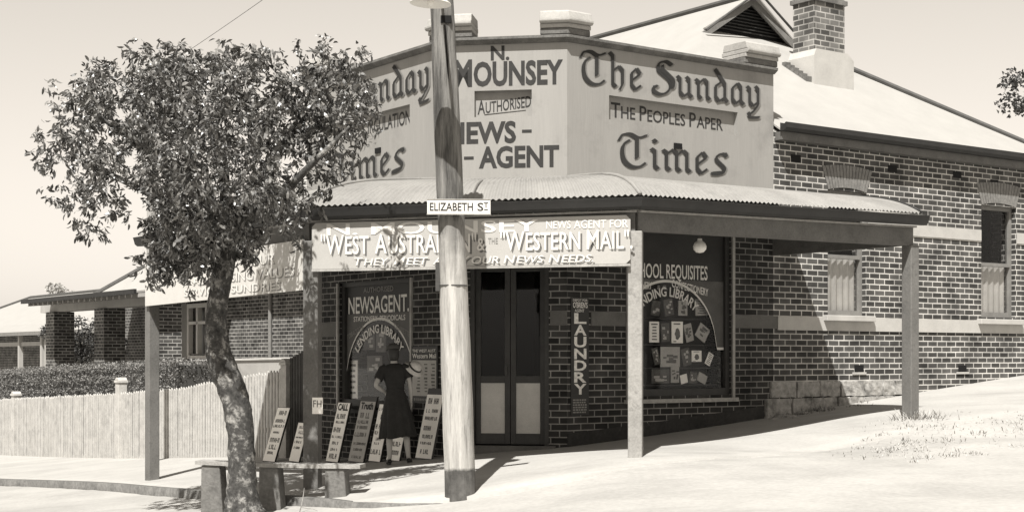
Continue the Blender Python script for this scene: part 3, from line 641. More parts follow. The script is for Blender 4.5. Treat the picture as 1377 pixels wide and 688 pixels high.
# chimney
c0, c1, s0, s1 = 7.03, 7.82, 1.92, 2.42
mb = MB(); mb.box(FR, c0 - .06, c1 + .18, -s1 - .06, -s0 + .06, 3.9, 5.30); mb.prism(FR.off(-s1 - .06), [(c0 - .06, 5.30), (c1 + .18, 5.30), (c1 + .02, 5.42), (c0 - .01, 5.42)], 0, s1 - s0 + .12); ch = mb.build('chimney', M_BAND, shop)
MB().box(FR, c0, c1, -s1, -s0, 5.421, 7.3).build('shaft', M_BRICKC, ch)
mb = MB(); mb.box(FR, c0 - .04, c1 + .04, -s1 - .04, -s0 + .04, 6.28, 6.36); mb.box(FR, c0 - .08, c1 + .08, -s1 - .08, -s0 + .08, 7.3, 7.5); mb.build('chimney_cap', M_CORN, ch)
mb = MB()
for i in range(6): mb.box(FR, c0 - .2 + i * .0, c0 - .06, -s0 - .1 * i - .08, -s0 - .1 * i, zr(s0 + .1 * i) - .02, zr(s0 + .1 * i) + .1)
mb.build('flashing', M_CORN, ch)

# ------------------------------------------------------------------ verandah
ver = thing('verandah', (*VR, -1.22), 'bullnosed corrugated iron verandah on square timber posts round the shop corner', 'verandah')
ZG = {'LE': 1.68, 'L': 1.69, 'R': 1.755, 'RE': 1.83}      # gutter soffit heights
def vroof():
    """one bullnosed, corrugated sheet per side; they meet on the hips"""
    rows = 14
    def along(Fw, wa, wb, va, vb, za, zb, name='roof'):
        va, vb, wa, wb = map(np.array, (va, vb, wa, wb)); L = np.linalg.norm(vb - va); cols = int(L / .0125); vs = []
        for i in range(cols + 1):
            k = i / cols; g = va + (vb - va) * k; w = wa + (wb - wa) * k; ze = za + (zb - za) * k + .17
            cor = .011 * math.sin(2 * math.pi * k * L / .076)
            for j in range(rows + 1):
                u = 1 - (1 - j / rows) ** 1.6; f = 1 - .5 * u - .5 * u ** 6
                p = w + (g - w) * u; vs.append((p[0], p[1], ze + (ZV - ze) * f + cor * (.35 + .65 * min(1, u * 1.5))))
        r = rows + 1; mb = MB(); mb.add(vs, [(i * r + j, (i + 1) * r + j, (i + 1) * r + j + 1, i * r + j + 1) for i in range(cols) for j in range(rows)])
        return mb.build(name, M_IRON, ver, smooth=True, fix=False)
    def out(p, a, b, d=.17):     # gutter point outside a corner post
        return (p[0] + (a[0] + b[0]) * d * .55, p[1] + (a[1] + b[1]) * d * .55)
    gL = out(VL, nl, GS.n); gR = out(VR, nr, GS.n); gRE = GR.P(RLEN + .05, .17, 0)[:2]; gLE = GL.P(LLEN + .12, .17, 0)[:2]
    wRE = FR.P(FR.t(688.5) * 0 + float(np.dot(np.array(gRE) - FR.o, FR.d)), .005, 0)[:2]; wLE = FL.P(float(np.dot(np.array(gLE) - FL.o, FL.d)), .005, 0)[:2]
    along(FR, CR, wRE, gR, gRE, ZG['R'], ZG['RE']); along(FS, CL, CR, gL, gR, ZG['L'], ZG['R']); along(FL, wLE, CL, gLE, gL, ZG['LE'], ZG['L'])
    # hip rolls
    for w, g, z in ((CR, gR, ZG['R']), (CL, gL, ZG['L'])):
        pts = []
        for j in range(12):
            u = j / 11; f = 1 - .5 * u - .5 * u ** 6; ze = z + .17; pts.append((w[0] + (g[0] - w[0]) * u, w[1] + (g[1] - w[1]) * u, ze + (ZV - ze) * f + .012))
        MB().tube(pts, .028, 8).build('hip_roll', M_IRON, ver, smooth=True)
    # end barge of the bullnose
    for w, g, z in ((wRE, gRE, ZG['RE']), (wLE, gLE, ZG['LE'])):
        pts = []
        for j in range(14):
            u = j / 13; f = 1 - .5 * u - .5 * u ** 6; ze = z + .17; pts.append((w[0] + (g[0] - w[0]) * u, w[1] + (g[1] - w[1]) * u, ze + (ZV - ze) * f + .01))
        MB().tube(pts, .02, 6).build('barge_roll', M_GUT, ver, smooth=True)
    # gutter following the edge
    P = [gLE, gL, gR, gRE]; Z = [ZG['LE'], ZG['L'], ZG['R'], ZG['RE']]; prof = [(-.06, .005), (.02, 0), (.06, .03), (.075, .085), (.09, .13), (.075, .135), (.05, .06), (-.05, .06), (-.06, .13)]
    rings = []
    for i, p in enumerate(P):
        p = np.array(p); ns = []
        for a, b in ((i - 1, i), (i, i + 1)):
            if a >= 0 and b < 4: d = np.array(P[b]) - np.array(P[a]); d /= np.linalg.norm(d); ns.append(np.array((d[1], -d[0])))
        n = sum(ns) / len(ns); n /= n @ ns[0]; rings.append([(p[0] + n[0] * o, p[1] + n[1] * o, Z[i] + z) for o, z in prof])
    # extend the right end a little past the roof, as a returned gutter stop
    d = np.array(GR.d) * .05; rings[-1] = [(v[0] + d[0], v[1] + d[1], v[2]) for v in rings[-1]]
    k = len(prof); mb = MB(); mb.add([v for r in rings for v in r], [(i * k + j, i * k + (j + 1) % k, (i + 1) * k + (j + 1) % k, (i + 1) * k + j) for i in range(3) for j in range(k)] + [tuple(range(k)), tuple(range(4 * k - 1, 3 * k - 1, -1))])
    mb.build('gutter', M_GUT, ver)
    # thin pale batten under the gutter, then the beam
    mb = MB(); bt = MB()
    for F, L, za, zb in ((GR, RLEN, ZG['R'], ZG['RE']), (GS, GLEN, ZG['L'], ZG['R']), (GL, LLEN, ZG['L'], ZG['LE'])):
        mb.box(F, .0, L, -.05, .05, za - .25, za - .03, zb - .28, zb - .03); bt.box(F, -.0, L + .02, -.06, .10, za - .027, za - .004, zb - .027, zb - .004)
    mb.split('beam', M_BEAM, ver); bt.split('batten', M_FRAMEL, ver)
    # end beams back to the wall, rafters, ceiling boards
    mb = MB()
    eR = Fr(VRE, np.array(wRE) - np.array(gRE), dr); eL = Fr(VLE, np.array(wLE) - np.array(gLE), dl)
    mb.box(eR, .0, VW, -.04, .04, ZG['RE'] - .27, ZG['RE'] - .04, ZG['RE'] - .27, 2.2); mb.box(eL, .0, VW, -.04, .04, ZG['LE'] - .27, ZG['LE'] - .04, ZG['LE'] - .27, 2.2)
    for F, Fw, L, za, zb, m_ in ((GR, FR, RLEN, ZG['R'], ZG['RE'], 5), (GL, FL, LLEN, ZG['L'], ZG['LE'], 5), (GS, FS, GLEN, ZG['L'], ZG['R'], 4)):
        for i in range(1, m_):
            k = i / m_; p = F.P(L * k, -.05, 0); 
            if F is GS: q = Fw.P(SL * k, 0, 0)
            else: q = Fw.P(float(np.dot(np.array(p[:2]) - Fw.o, Fw.d)), 0, 0)
            d = np.array(q[:2]) - np.array(p[:2]); ff = Fr(p[:2], d, (d[1], -d[0])); z0 = za + (zb - za) * k
            mb.box(ff, 0, np.linalg.norm(d), -.025, .025, z0 - .05, z0 + .06, 2.2, 2.3)
    mb.split('rafter', M_BEAM, ver)
vroof()
def post(p, z1, w, m, ang, label=None):
    F = Fr(p, (math.cos(ang), math.sin(ang)), (math.sin(ang), -math.cos(ang))); z0 = G(*p)
    o = MB().box(F, -w / 2, w / 2, -w / 2, w / 2, z0 - .25, z1).build('post', m, ver, bevel=.012)
    if label: o['label'] = label
    return o
ar_, as_, al_ = math.atan2(GR.d[1], GR.d[0]), math.atan2(GS.d[1], GS.d[0]), math.atan2(-GL.d[1], -GL.d[0])
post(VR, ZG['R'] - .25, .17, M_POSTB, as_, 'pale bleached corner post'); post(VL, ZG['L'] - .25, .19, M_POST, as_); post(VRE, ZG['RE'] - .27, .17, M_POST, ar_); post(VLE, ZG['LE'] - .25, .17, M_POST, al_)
# boards hung between the posts
def corner_board(F, L, z0a, z0b, z1a, z1b, n0, n1, m, parent, name):
    c = .05; poly = [(0.03, z0a), (L - .03 - c, z0b), (L - .03, z0b + c), (L - .03, z1b - c), (L - .03 - c, z1b), (.03 + c, z1a), (.03, z1a - c)]
    return MB().prism(F, poly, n0, n1).build(name, m, parent)
SGN = GS.off(.10)
sg = thing('newspaper_banner', GS.P(GLEN / 2, .1, 1.12), 'long cream sign board with white shadowed letters hung across the shop corner', 'sign')
LB_ = GLEN - .02
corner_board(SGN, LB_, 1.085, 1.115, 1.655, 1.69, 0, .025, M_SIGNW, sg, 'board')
SF = SGN
n_ = .028
rows = [([('N', 1), ('. M', 1), ('OUNSEY', 1)], 440, 725, 1.50, .14, .014, 0, M_LETW, None), ('NEWS', 735, 768, 1.54, .09, .01, 0, M_LETW, None), ('AGENT FOR', 772, 845, 1.54, .095, .012, 0, M_LETW, None),
 ([('"W', 1), ('EST', .92), (' A', 1), ('USTRALIAN"', .92)], 432, 641, 1.265, .235, .012, 0, M_LETW, M_LETG), ('&', 642, 653, 1.29, .15, .01, 0, M_LETW, M_LETG), ('THE', 657, 670, 1.37, .07, .0, .0, M_LETG2, None),
 ([('"W', 1), ('ESTERN', .92), (' M', 1), ('AIL".', .92)], 673, 851, 1.285, .225, .012, 0, M_LETW, M_LETG), ([('T', 1.1), ('HEY ', 1), ('M', 1.1), ('EET ', 1), ('A', 1.1), ('LL ', 1), ('Y', 1.1), ('OUR ', 1), ('N', 1.1), ('EWS ', 1), ('N', 1.1), ('EEDS.', 1)], 477, 798, 1.125, .085, .01, .2, M_LETW, M_LETG)]
for txt, x0, x1, z, h, bold, sh, m, sd in rows:
    t0, t1 = SF.t(x0), SF.t(x1)
    if sd: lett('lettering', sd, lambda b: letter(b, SF, txt, t0, t1, z, h, n=n_, bold=bold, shear=sh, dz=.02 * (t1 - t0) / 4, shift=(.022, -.022)), sg)
    lett('lettering', m, lambda b: letter(b, SF, txt, t0, t1, z, h, n=n_ + .003, bold=bold, shear=sh, dz=.02 * (t1 - t0) / 4), sg)
MB().box(SGN, .03, LB_ - .03, .0, .04, 1.055, 1.082, 1.085, 1.112).build('frame', M_FRAMEL, sg)
sg2 = thing('side_banner', GL.P(LLEN / 2, .1, .85), 'long cream sign board half hidden behind the street tree and left post', 'sign')
SL2 = GL.off(.10)
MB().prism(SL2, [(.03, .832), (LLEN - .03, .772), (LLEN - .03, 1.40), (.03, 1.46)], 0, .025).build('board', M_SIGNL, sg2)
for txt, x0, x1, z, h in (('YOUR', 330, 372, 1.205, .12), ('ADVERTISING VALUES', 262, 398, 1.02, .12), ('SERVICE & SUNDRIES', 250, 380, .865, .1)):
    t0, t1 = SL2.t(x0), SL2.t(x1)
    lett('lettering', M_LETG2, lambda b: letter(b, SL2, txt, t0, t1, z, h, n=.028, bold=.01, shift=(.02, -.015)), sg2); lett('lettering', M_LETW, lambda b: letter(b, SL2, txt, t0, t1, z, h, n=.031, bold=.01), sg2)

# hydrant plate on the corner post
p = GS.P(.03, .112, 0); t = thing('hydrant_plate', (p[0], p[1], GS.z(427, 556)), 'small white FH plate nailed to the corner verandah post', 'sign')
FP = GS.off(.098); MB().box(FP, FP.t(420), FP.t(434), 0, .006, FP.z(427, 556), FP.z(427, 534)).build('plate', M_PAPER, t)
lett('lettering', M_PAINT, lambda b: letter(b, FP, 'FH', FP.t(421.5), FP.t(432.5), FP.z(427, 547), .085, n=.009, bold=0), t)
# laundry sign on the brick
t = thing('laundry_sign', FR.P(.2, .02, -.8), 'tall narrow black enamel LAUNDRY sign on the brick beside the door', 'sign')
MB().box(FR, FR.t(767), FR.t(791), .003, .015, -.80, .82).build('plate', M_SIGND, t)
lt = [(c, -0.0 + .60 - i * .163) for i, c in enumerate('LAUNDRY')]
x0, x1 = FR.t(769.5), FR.t(789)
for c, z in lt: lett('lettering', M_LETC, lambda b: letter(b, FR, c, x0 + .02, x1 - .02, z - .13, .135, n=.018, bold=.03), t)
lett('lettering', M_LETC, lambda b: letter(b, FR, "O'BRIEN'S", x0, x1, .685, .075, n=.018, bold=.02), t); lett('lettering', M_LETC, lambda b: letter(b, FR, 'DEPOT FOR', x0, x1, .775, .03, n=.018, bold=.01), t); lett('lettering', M_LETC, lambda b: letter(b, FR, 'AGENT', x0 + .03, x1 - .06, .625, .04, n=.018, bold=.01), t)
mb = MB()
for i in range(6):
    z = -.60 - i * .034; tt = x0
    while tt < x1 - .03: w = random.uniform(.02, .05); mb.box(FR, tt, tt + w, .016, .019, z, z + .02); tt += w + .012
mb.build('small_print', M_LETG2, t)
# globe lamp under the verandah
p = (2.62, 20.4, 1.41); p = tuple(np.array(GR.P(1.6, -1.2, 0))[:2]) + (0,); zz = (480 - 331) / FPX * p[1]; xx = (941 - 688.5) / FPX * p[1]
t = thing('globe_lamp', (xx, p[1], zz), 'white glass globe lamp hanging under the verandah before the window', 'lamp')
mb = MB(); mb.lathe([(.001, -.09), (.05, -.08), (.085, -.04), (.09, 0), (.07, .045), (.035, .07), (.03, .1)], Matrix.Translation((xx, p[1], zz))); mb.build('globe', M_ENAMEL, t, smooth=True)
MB().tube([(xx, p[1], zz + .08), (xx, p[1], zz + .75)], .008, 6).build('cord', M_METAL, t)

# ------------------------------------------------------------------ window display and wall poster
def sheet_item(name, F, x0, x1, y0, y1, m, label, cat, group, n=-.19, rot=0, art=None):
    Fo = F.off(n); xc, yc = (x0 + x1) / 2, (y0 + y1) / 2; tc, z = Fo.t(xc), Fo.z(xc, yc); hw, hh = abs(Fo.t(x1) - Fo.t(x0)) / 2, abs(Fo.z(xc, y0) - Fo.z(xc, y1)) / 2
    o = thing(name, Fo.P(tc, 0, z - hh), label, cat, group); c, s = math.cos(R(rot)), math.sin(R(rot))
    q = lambda a, b, d: Fo.P(tc + a * c - b * s, d, z + a * s + b * c)
    mb = MB(); mb.hexa(lambda a, b, d: q(a, d, b), [(-hw, -.006, -hh), (hw, -.006, -hh), (hw, .006, -hh), (-hw, .006, -hh), (-hw, -.006, hh), (hw, -.006, hh), (hw, .006, hh), (-hw, .006, hh)]); mb.build('sheet' if cat != 'book' else 'cover', m, o)
    mb = MB(); ink = M_INK if m is not M_PAPERD else M_PAPERG
    def rect(a0, a1, b0, b1, d=.009): mb.add([q(a0, b0, d), q(a1, b0, d), q(a1, b1, d), q(a0, b1, d)], [(0, 1, 2, 3)])
    if art == 'figure':
        k = 14; mb.add([q(hw * .45 * math.cos(i * 6.283 / k) * (1 + .2 * math.sin(3 * i)), -hh * .15 + hh * .55 * math.sin(i * 6.283 / k), .009) for i in range(k)], [tuple(range(k))]); rect(-hw * .7, hw * .5, hh * .72, hh * .84); rect(-hw * .75, -hw * .2, -hh * .9, -hh * .8, .0095)
    elif art == 'lines':
        for i in range(6):
            b = hh * (.75 - i * .29); e = random.uniform(.4, .8); rect(-hw * e, hw * e, b - hh * .07, b + hh * .05)
    elif art == 'mottle':
        for i in range(7):
            a, b = random.uniform(-.6, .6) * hw, random.uniform(-.65, .65) * hh; u, v = random.uniform(.12, .35) * hw, random.uniform(.08, .2) * hh; rect(a - u, a + u, b - v, b + v, .009 + i * .0004)
    if mb.v: mb.build('print', ink, o, fix=False)
    return o
GW = 'papers and books displayed in the right shop window'
items = [(873, 886, 432, 460, M_PAPER, 'white card with faint print in the second row, nearest the pale post', 'card', 0, 'lines'), (903, 918, 432, 461, M_PAPER, 'white card with a dark figure in the middle of the second row', 'card', 0, 'figure'),
 (889, 900, 434, 459, M_PAPERD, 'dark magazine between the two white cards of the second row', 'magazine', 3, 'mottle'), (921, 931, 435, 459, M_PAPERG, 'grey magazine turned on its point right of the figure card', 'magazine', 14, 'mottle'), (937, 952, 437, 457, M_PAPERG, 'grey magazine turned as a diamond at the right end of the second row', 'magazine', -32, 'mottle'),
 (878, 886, 467, 490, M_PAPERD, 'dark magazine tilted left of the large grey sheet', 'magazine', 16, 'mottle'), (888, 914, 466, 493, M_PAPERG, 'large square grey sheet at the centre of the shop window', 'poster', 0, 'mottle'), (917, 928, 468, 491, M_PAPERD, 'dark tilted magazine right of the large square grey sheet', 'magazine', 14, 'mottle'), (930, 943, 471, 486, M_PAPER, 'small white picture card in the third row', 'card', 0, 'figure'), (950, 957, 474, 491, M_PAPER, 'thin white pamphlet leaning hard right at the window edge', 'pamphlet', -28, 'lines'),
 (902, 913, 493, 514, M_PAPERG, 'grey book with a torn pale cover standing under the large sheet', 'book', 0, 'mottle'), (915, 924, 503, 515, M_PAPER, 'small white book leaning on the window floor', 'book', 12, None), (876, 900, 496, 515, M_PAPERD, 'wide dark folder on the window floor beside the pale post', 'folder', 0, 'mottle'), (927, 937, 500, 515, M_PAPERD, 'dark book between the small white book and the pale book', 'book', -6, 'mottle'), (938, 950, 502, 514, M_PAPERG, 'pale grey book lying tilted at the right of the window floor', 'book', -24, None),
 (876, 887, 404, 424, M_PAPERD, 'dark magazine hung under the letters DIN', 'magazine', -6, 'mottle'), (893, 905, 402, 424, M_PAPERD, 'dark magazine hung under the comma of the arched lettering', 'magazine', 10, 'mottle'), (912, 924, 404, 424, M_PAPERG, 'grey magazine hung under the letters LIB', 'magazine', 0, 'mottle'), (935, 951, 402, 424, M_PAPERG, 'broad grey paper hung top right behind the arched lettering', 'paper', 2, 'lines')]
for x0, x1, y0, y1, m, lab, cat, rot, art in items: sheet_item('book' if cat == 'book' else 'display_paper', FR, x0, x1, y0, y1, m, lab, cat, GW, rot=rot, art=art)
mb = MB(); F_ = FR.off(-.30)
for y in (428, 463, 494, 517):
    z = FR.off(-.2).z(912, y); mb.box(FR, WIN_R[0] + .1, WIN_R[1] - .1, -.45, -.2, z - .012, z)
mb.box(FR, WIN_R[0] + .1, WIN_R[1] - .1, -.47, -.45, -.5, 1.1); mb.split('display_shelf', M_DWOOD, shop)
MB().box(FL, WIN_L[0] + .1, WIN_L[1] - .1, -.47, -.45, -.7, 1.0).build('display_back', M_BLACK, shop)
GW2 = 'papers displayed in the left shop window'
for x0, x1, y0, y1, m, lab, art in ((467, 481, 484, 535, M_PAPER, 'tall narrow white show card in the left shop window', 'lines'), (489, 504, 447, 470, M_PAPERD, 'dark picture hung at left behind the arched lettering', 'mottle'), (506, 519, 440, 473, M_PAPERD, 'dark magazine hung at the centre behind the arched lettering', 'mottle'), (494, 514, 478, 500, M_PAPERD, 'wide dark print below the arch beside the woman', 'mottle')): sheet_item('display_paper', FL, x0, x1, y0, y1, m, lab, 'paper', GW2, art=art)
t = thing('wall_poster', FL.P(.5, .02, -.7), 'framed newspaper poster on the brick between the shop window and door', 'poster')
Fo = FL.off(.012); a, b = FL.t(590), FL.t(555); z1, z0 = FL.z(572, 465), FL.z(572, 541)
MB().box(FL, a, b, .003, .022, z0, z1).build('backing', M_SIGND, t); zt, zb = FL.z(572, 484), FL.z(572, 532)
MB().box(FL, a + .03, b - .03, .023, .026, zb, zt).build('paper', M_PAPERG, t)
lett('lettering', M_LETC, lambda q: letter(q, FL, 'THE WEST AUST.', b - .03, a + .03, zt + .115, .04, n=.026, bold=.01), t); lett('lettering', M_LETC, lambda q: letter(q, FL, 'Western Mail', b - .03, a + .03, zt + .03, .065, n=.026, bold=.015), t)
mb = MB()
for c in range(3):
    for r_ in range(9):
        tt = a + .06 + c * (b - a - .1) / 3; z = zt - .05 - r_ * .048; w = random.uniform(.06, .1); mb.box(FL, tt, tt + w, .0265, .0275, z - random.uniform(.012, .03), z)
mb.build('print', M_INK, t, fix=False)
mb = MB(); tt = a + .05
while tt < b - .07: w = random.uniform(.02, .04); mb.box(FL, tt, tt + w, .0225, .0245, zb - .07, zb - .035); tt += w + .02
mb.build('print', M_LETG2, t, fix=False)

# ------------------------------------------------------------------ newspaper placards leaning at the wall and fence
def placard(x, w, h, n_base, lean, m, label, head=None, headh=.1, seed=0, twist=0, dark_top=0, F=FL, lines=7):
    rnd = random.Random(seed); tt = F.off(n_base).t(x); p = F.P(tt, n_base, 0); z = G(p[0], p[1]) + .02
    o = thing('newspaper_placard', (p[0], p[1], z), label, 'placard', 'newspaper placards leaning at the shop and fence')
    tw = R(twist); d = np.array((-F.d[0], -F.d[1])); n = np.array(F.n); d2 = d * math.cos(tw) + n * math.sin(tw); n2 = n * math.cos(tw) - d * math.sin(tw)
    cl, sl = math.cos(R(lean)), math.sin(R(lean))
    def P(a, b, c):     # a across (reader's left to right), b up the board, c out of its face
        return (p[0] + d2[0] * a - n2[0] * (b * sl - c * cl), p[1] + d2[1] * a - n2[1] * (b * sl - c * cl), z + b * cl + c * sl)
    def slab(mb, a0, a1, b0, b1, c0, c1): mb.hexa(lambda a, b, c: P(a, c, b), [(a0, c0, b0), (a1, c0, b0), (a1, c1, b0), (a0, c1, b0), (a0, c0, b1), (a1, c0, b1), (a1, c1, b1), (a0, c1, b1)])
    mb = MB(); slab(mb, -w / 2, w / 2, 0, h, -.025, 0); mb.build('board', M_DWOOD, o)
    mb = MB(); slab(mb, -w / 2 + .008, w / 2 - .008, .01, h - .01 - dark_top, .001, .004); mb.build('sheet', m, o)
    mb = MB(); y = h - .04 - dark_top - (headh * 1.5 if head else .02)
    for i in range(lines):
        lh = rnd.choice((.05, .065, .04, .03)) * h / .8
        if y - lh < .05: break
        tot = rnd.uniform(.55, .86) * w; x0 = -tot / 2
        while x0 < tot / 2 - .02:
            gw = rnd.uniform(.5, .8) * lh
            if rnd.random() < .16: x0 += gw * .8; continue
            k = rnd.random(); slab(mb, x0, x0 + gw * .3, y - lh, y, .0045, .006)
            if k < .6: slab(mb, x0 + gw * .55, x0 + gw * .85, y - lh, y, .0045, .006)
            yy = y - (0 if k < .3 else lh * .4 if k < .7 else lh * .8); slab(mb, x0 + .0, x0 + gw * .85, yy - lh * .24, yy, .0062, .0068)
            x0 += gw * 1.12
        y -= lh + rnd.uniform(.025, .07) * h / .8
    mb.build('print', M_INK, o, fix=False)
    if head:
        v, f = line_of(head, .04); W_ = v[:, 0].max(); q = MB(); q.add([P(-w * .4 + w * .8 * a / W_, h - .03 - dark_top - headh + b * headh, .007) for a, b in v], f); q.build('lettering', M_PAINT, o, fix=False)
placard(361, .36, .92, .55, 19, M_PAPER, 'white newspaper placard leaning well back against the picket fence', seed=1, twist=-6)
placard(395, .34, .64, .50, 16, M_PAPER, 'short white placard with a blank foot between the fence placard and corner post', seed=2, lines=5)
placard(446, .38, .93, .42, 14, M_PAPER, 'white placard headed CALL beside the corner verandah post', head='CALL', headh=.095, seed=3)
placard(478, .45, 1.0, .40, 14, M_PAPERG, 'grey placard headed Truth beneath the shop window', head='Truth', headh=.095, seed=4, dark_top=.07)
placard(503, .33, .86, .38, 13, M_PAPER, 'white placard half hidden by the left side of the woman', seed=5)
placard(528, .36, .80, .38, 13, M_PAPER, 'white placard mostly hidden behind the legs of the woman', seed=6)
placard(569, .42, 1.0, .34, 13, M_PAPER, 'white placard standing below the framed newspaper poster', seed=8, dark_top=.08, lines=8)

# ------------------------------------------------------------------ utility pole, street sign, street lamp, wires
pb = (-.57, 16.65); zb0 = G(*pb)
def pole_pt(z): k = (z - zb0) / (0 - zb0 + 4.03); return (pb[0] - .215 * k, pb[1] + .05 * k, z)
pole = thing('utility_pole', (*pb, zb0), 'tall leaning timber power pole, limewashed below and dark at its foot', 'pole')
def pole_part(z0, z1, r0, r1, m, name='shaft', seg=52):
    k = 70; pts = [pole_pt(z0 + (z1 - z0) * i / k) for i in range(k + 1)]; rad = [r0 + (r1 - r0) * i / k for i in range(k + 1)]; mb = MB(); vs = []
    for p, r in zip(pts, rad):
        for j in range(seg):
            a = 2 * math.pi * j / seg; rr = r * (1 + .03 * math.sin(3 * a + p[2] * .9) + .02 * math.sin(7 * a + p[2] * 1.1) + .012 * math.sin(p[2] * 9 + a) + .012 * math.sin(13 * a + p[2] * .6) + .02 * math.sin(p[2] * 2.3 + 2)); vs.append((p[0] + rr * math.cos(a), p[1] + rr * math.sin(a), p[2]))
    mb.add(vs, [(i * seg + j, i * seg + (j + 1) % seg, (i + 1) * seg + (j + 1) % seg, (i + 1) * seg + j) for i in range(k) for j in range(seg)] + [tuple(range(k * seg, (k + 1) * seg))]); return mb.build(name, m, pole, smooth=True)
ZW = 480 - 362; Z1 = -1.27; Z2 = (480 - 370) / FPX * 16.8
pole_part(zb0 - .3, 4.07, .176, .131, M_POLEW)
MB().tube([pole_pt(4.0), pole_pt(5.5)], .016, 8).build('wire_mast', M_METAL, pole, smooth=True)
PFt = Fr((pb[0], pb[1]), (1, 0), (0, -1))
mb = MB(); q = pole_pt(3.78); mb.box(Fr(q[:2], (1, 0), (0, -1)), -.02, .10, .10, .14, 3.72, 3.80); mb.build('notch', M_BLACK, pole)
mb = MB(); pts = []
for z, a in ((3.70, .02), (3.3, .035), (2.9, .05), (2.72, .062)):
    q = pole_pt(z); pts.append((q[0] + a, q[1] - math.sqrt(.134 ** 2 - a * a) + .004, z))
mb.tube(pts, [.006, .011, .009, .003], 6); mb.build('split', M_BLACK, pole)
q = pole_pt(.93); mb = MB(); mb.box(Fr(q[:2], (1, 0), (0, -1)), -.19, -.14, -.03, .05, .74, 1.06); mb.build('bracket', M_METAL, pole)
mb = MB(); q = pole_pt(.80); M_ = Matrix.Translation(q); mb.lathe([(.15, -.007), (.160, -.007), (.160, .007), (.15, .007)], M_); mb.build('iron_band', M_METAL, pole)
zst = (480 - 277.5) / FPX * 16.4; q = pole_pt(zst); FST = Fr((0, q[1] - .19), (1, .03), (.03, -1))
t = thing('street_sign', FST.P(FST.t(617), 0, zst - .09), 'white street name plate reading ELIZABETH ST on the power pole', 'street sign')
a, b = FST.t(574.5), FST.t(659.5)
mb = MB(); mb.box(FST, a, b, -.01, .006, zst - .075, zst + .08); mb.build('plate', M_LETW, t)
mb = MB(); mb.box(FST, a - .006, b + .006, -.012, .012, zst - .085, zst - .077); mb.box(FST, a - .006, b + .006, -.012, .012, zst + .082, zst + .09); mb.build('rim', M_FRAMEL, t)
lett('lettering', M_SIGND, lambda b_: letter(b_, FST, 'ELIZABETH', FST.t(578), FST.t(636), zst - .04, .085, n=.009, bold=.012), t); lett('lettering', M_SIGND, lambda b_: letter(b_, FST, 'S', FST.t(642), FST.t(650), zst - .04, .085, n=.009, bold=.012), t); lett('lettering', M_SIGND, lambda b_: letter(b_, FST, 'T', FST.t(650.5), FST.t(656.5), zst - .005, .055, n=.009, bold=.012), t); lett('lettering', M_SIGND, lambda b_: b_.box(FST, FST.t(651), FST.t(656), .006, .009, zst - .034, zst - .024), t)
MB().box(FST, FST.t(605), FST.t(613), -.06, -.012, zst - .05, zst + .05).build('bracket', M_METAL, t)
lp = ((579 - 688.5) / FPX * 15.72, 15.72, 3.75); t = thing('street_lamp', lp, 'shallow white enamel street lamp shade on a bracket at the pole top', 'street lamp')
mb = MB(); Mx = Matrix.Translation(lp) @ Matrix.Rotation(R(3), 4, 'Y'); mb.lathe([(.001, .10), (.05, .10), (.07, .06), (.15, .035), (.215, -.01), (.22, -.02), (.21, -.02), (.14, .015), (.06, .035), (.001, .045)], Mx); mb.build('shade', M_ENAMEL, t, smooth=True)
q = pole_pt(4.0); MB().tube([(lp[0], lp[1], lp[2] + .09), (lp[0], lp[1], lp[2] + .17), (lp[0] + .02, lp[1] + .07, lp[2] + .22), (q[0], q[1] - .1, 4.0)], .018, 8).build('bracket', M_METAL, t, smooth=True)
mb = MB(); mb.lathe([(.001, -.05), (.03, -.04), (.04, 0), (.03, .04), (.02, .05)], Mx); mb.build('bulb', M_ENAMEL, t, smooth=True)
# far pole standing behind the street tree and the service wire between them
d2 = 28.0; p2 = ((203.5 - 688.5) / FPX * d2, d2); z2 = (480 - 101) / FPX * d2
t = thing('distant_pole', (*p2, G(*p2)), 'slim timber pole behind the street tree carrying the thin wire', 'pole'); MB().tube([(*p2, G(*p2) - .3), (*p2, z2 + .3)], [.10, .075], 10).build('shaft', M_POLE, t, smooth=True)
q = pole_pt(5.45); pts = []
for i in range(25):
    k = i / 24; pts.append((q[0] + (p2[0] - q[0]) * k, q[1] + (p2[1] - q[1]) * k, q[2] + (z2 - q[2]) * k - .06 * 4 * k * (1 - k)))
tag(MB().tube(pts, .0045, 5).build('overhead_wire', M_METAL, smooth=True), 'single thin overhead wire running down to the left above the tree', 'wire')

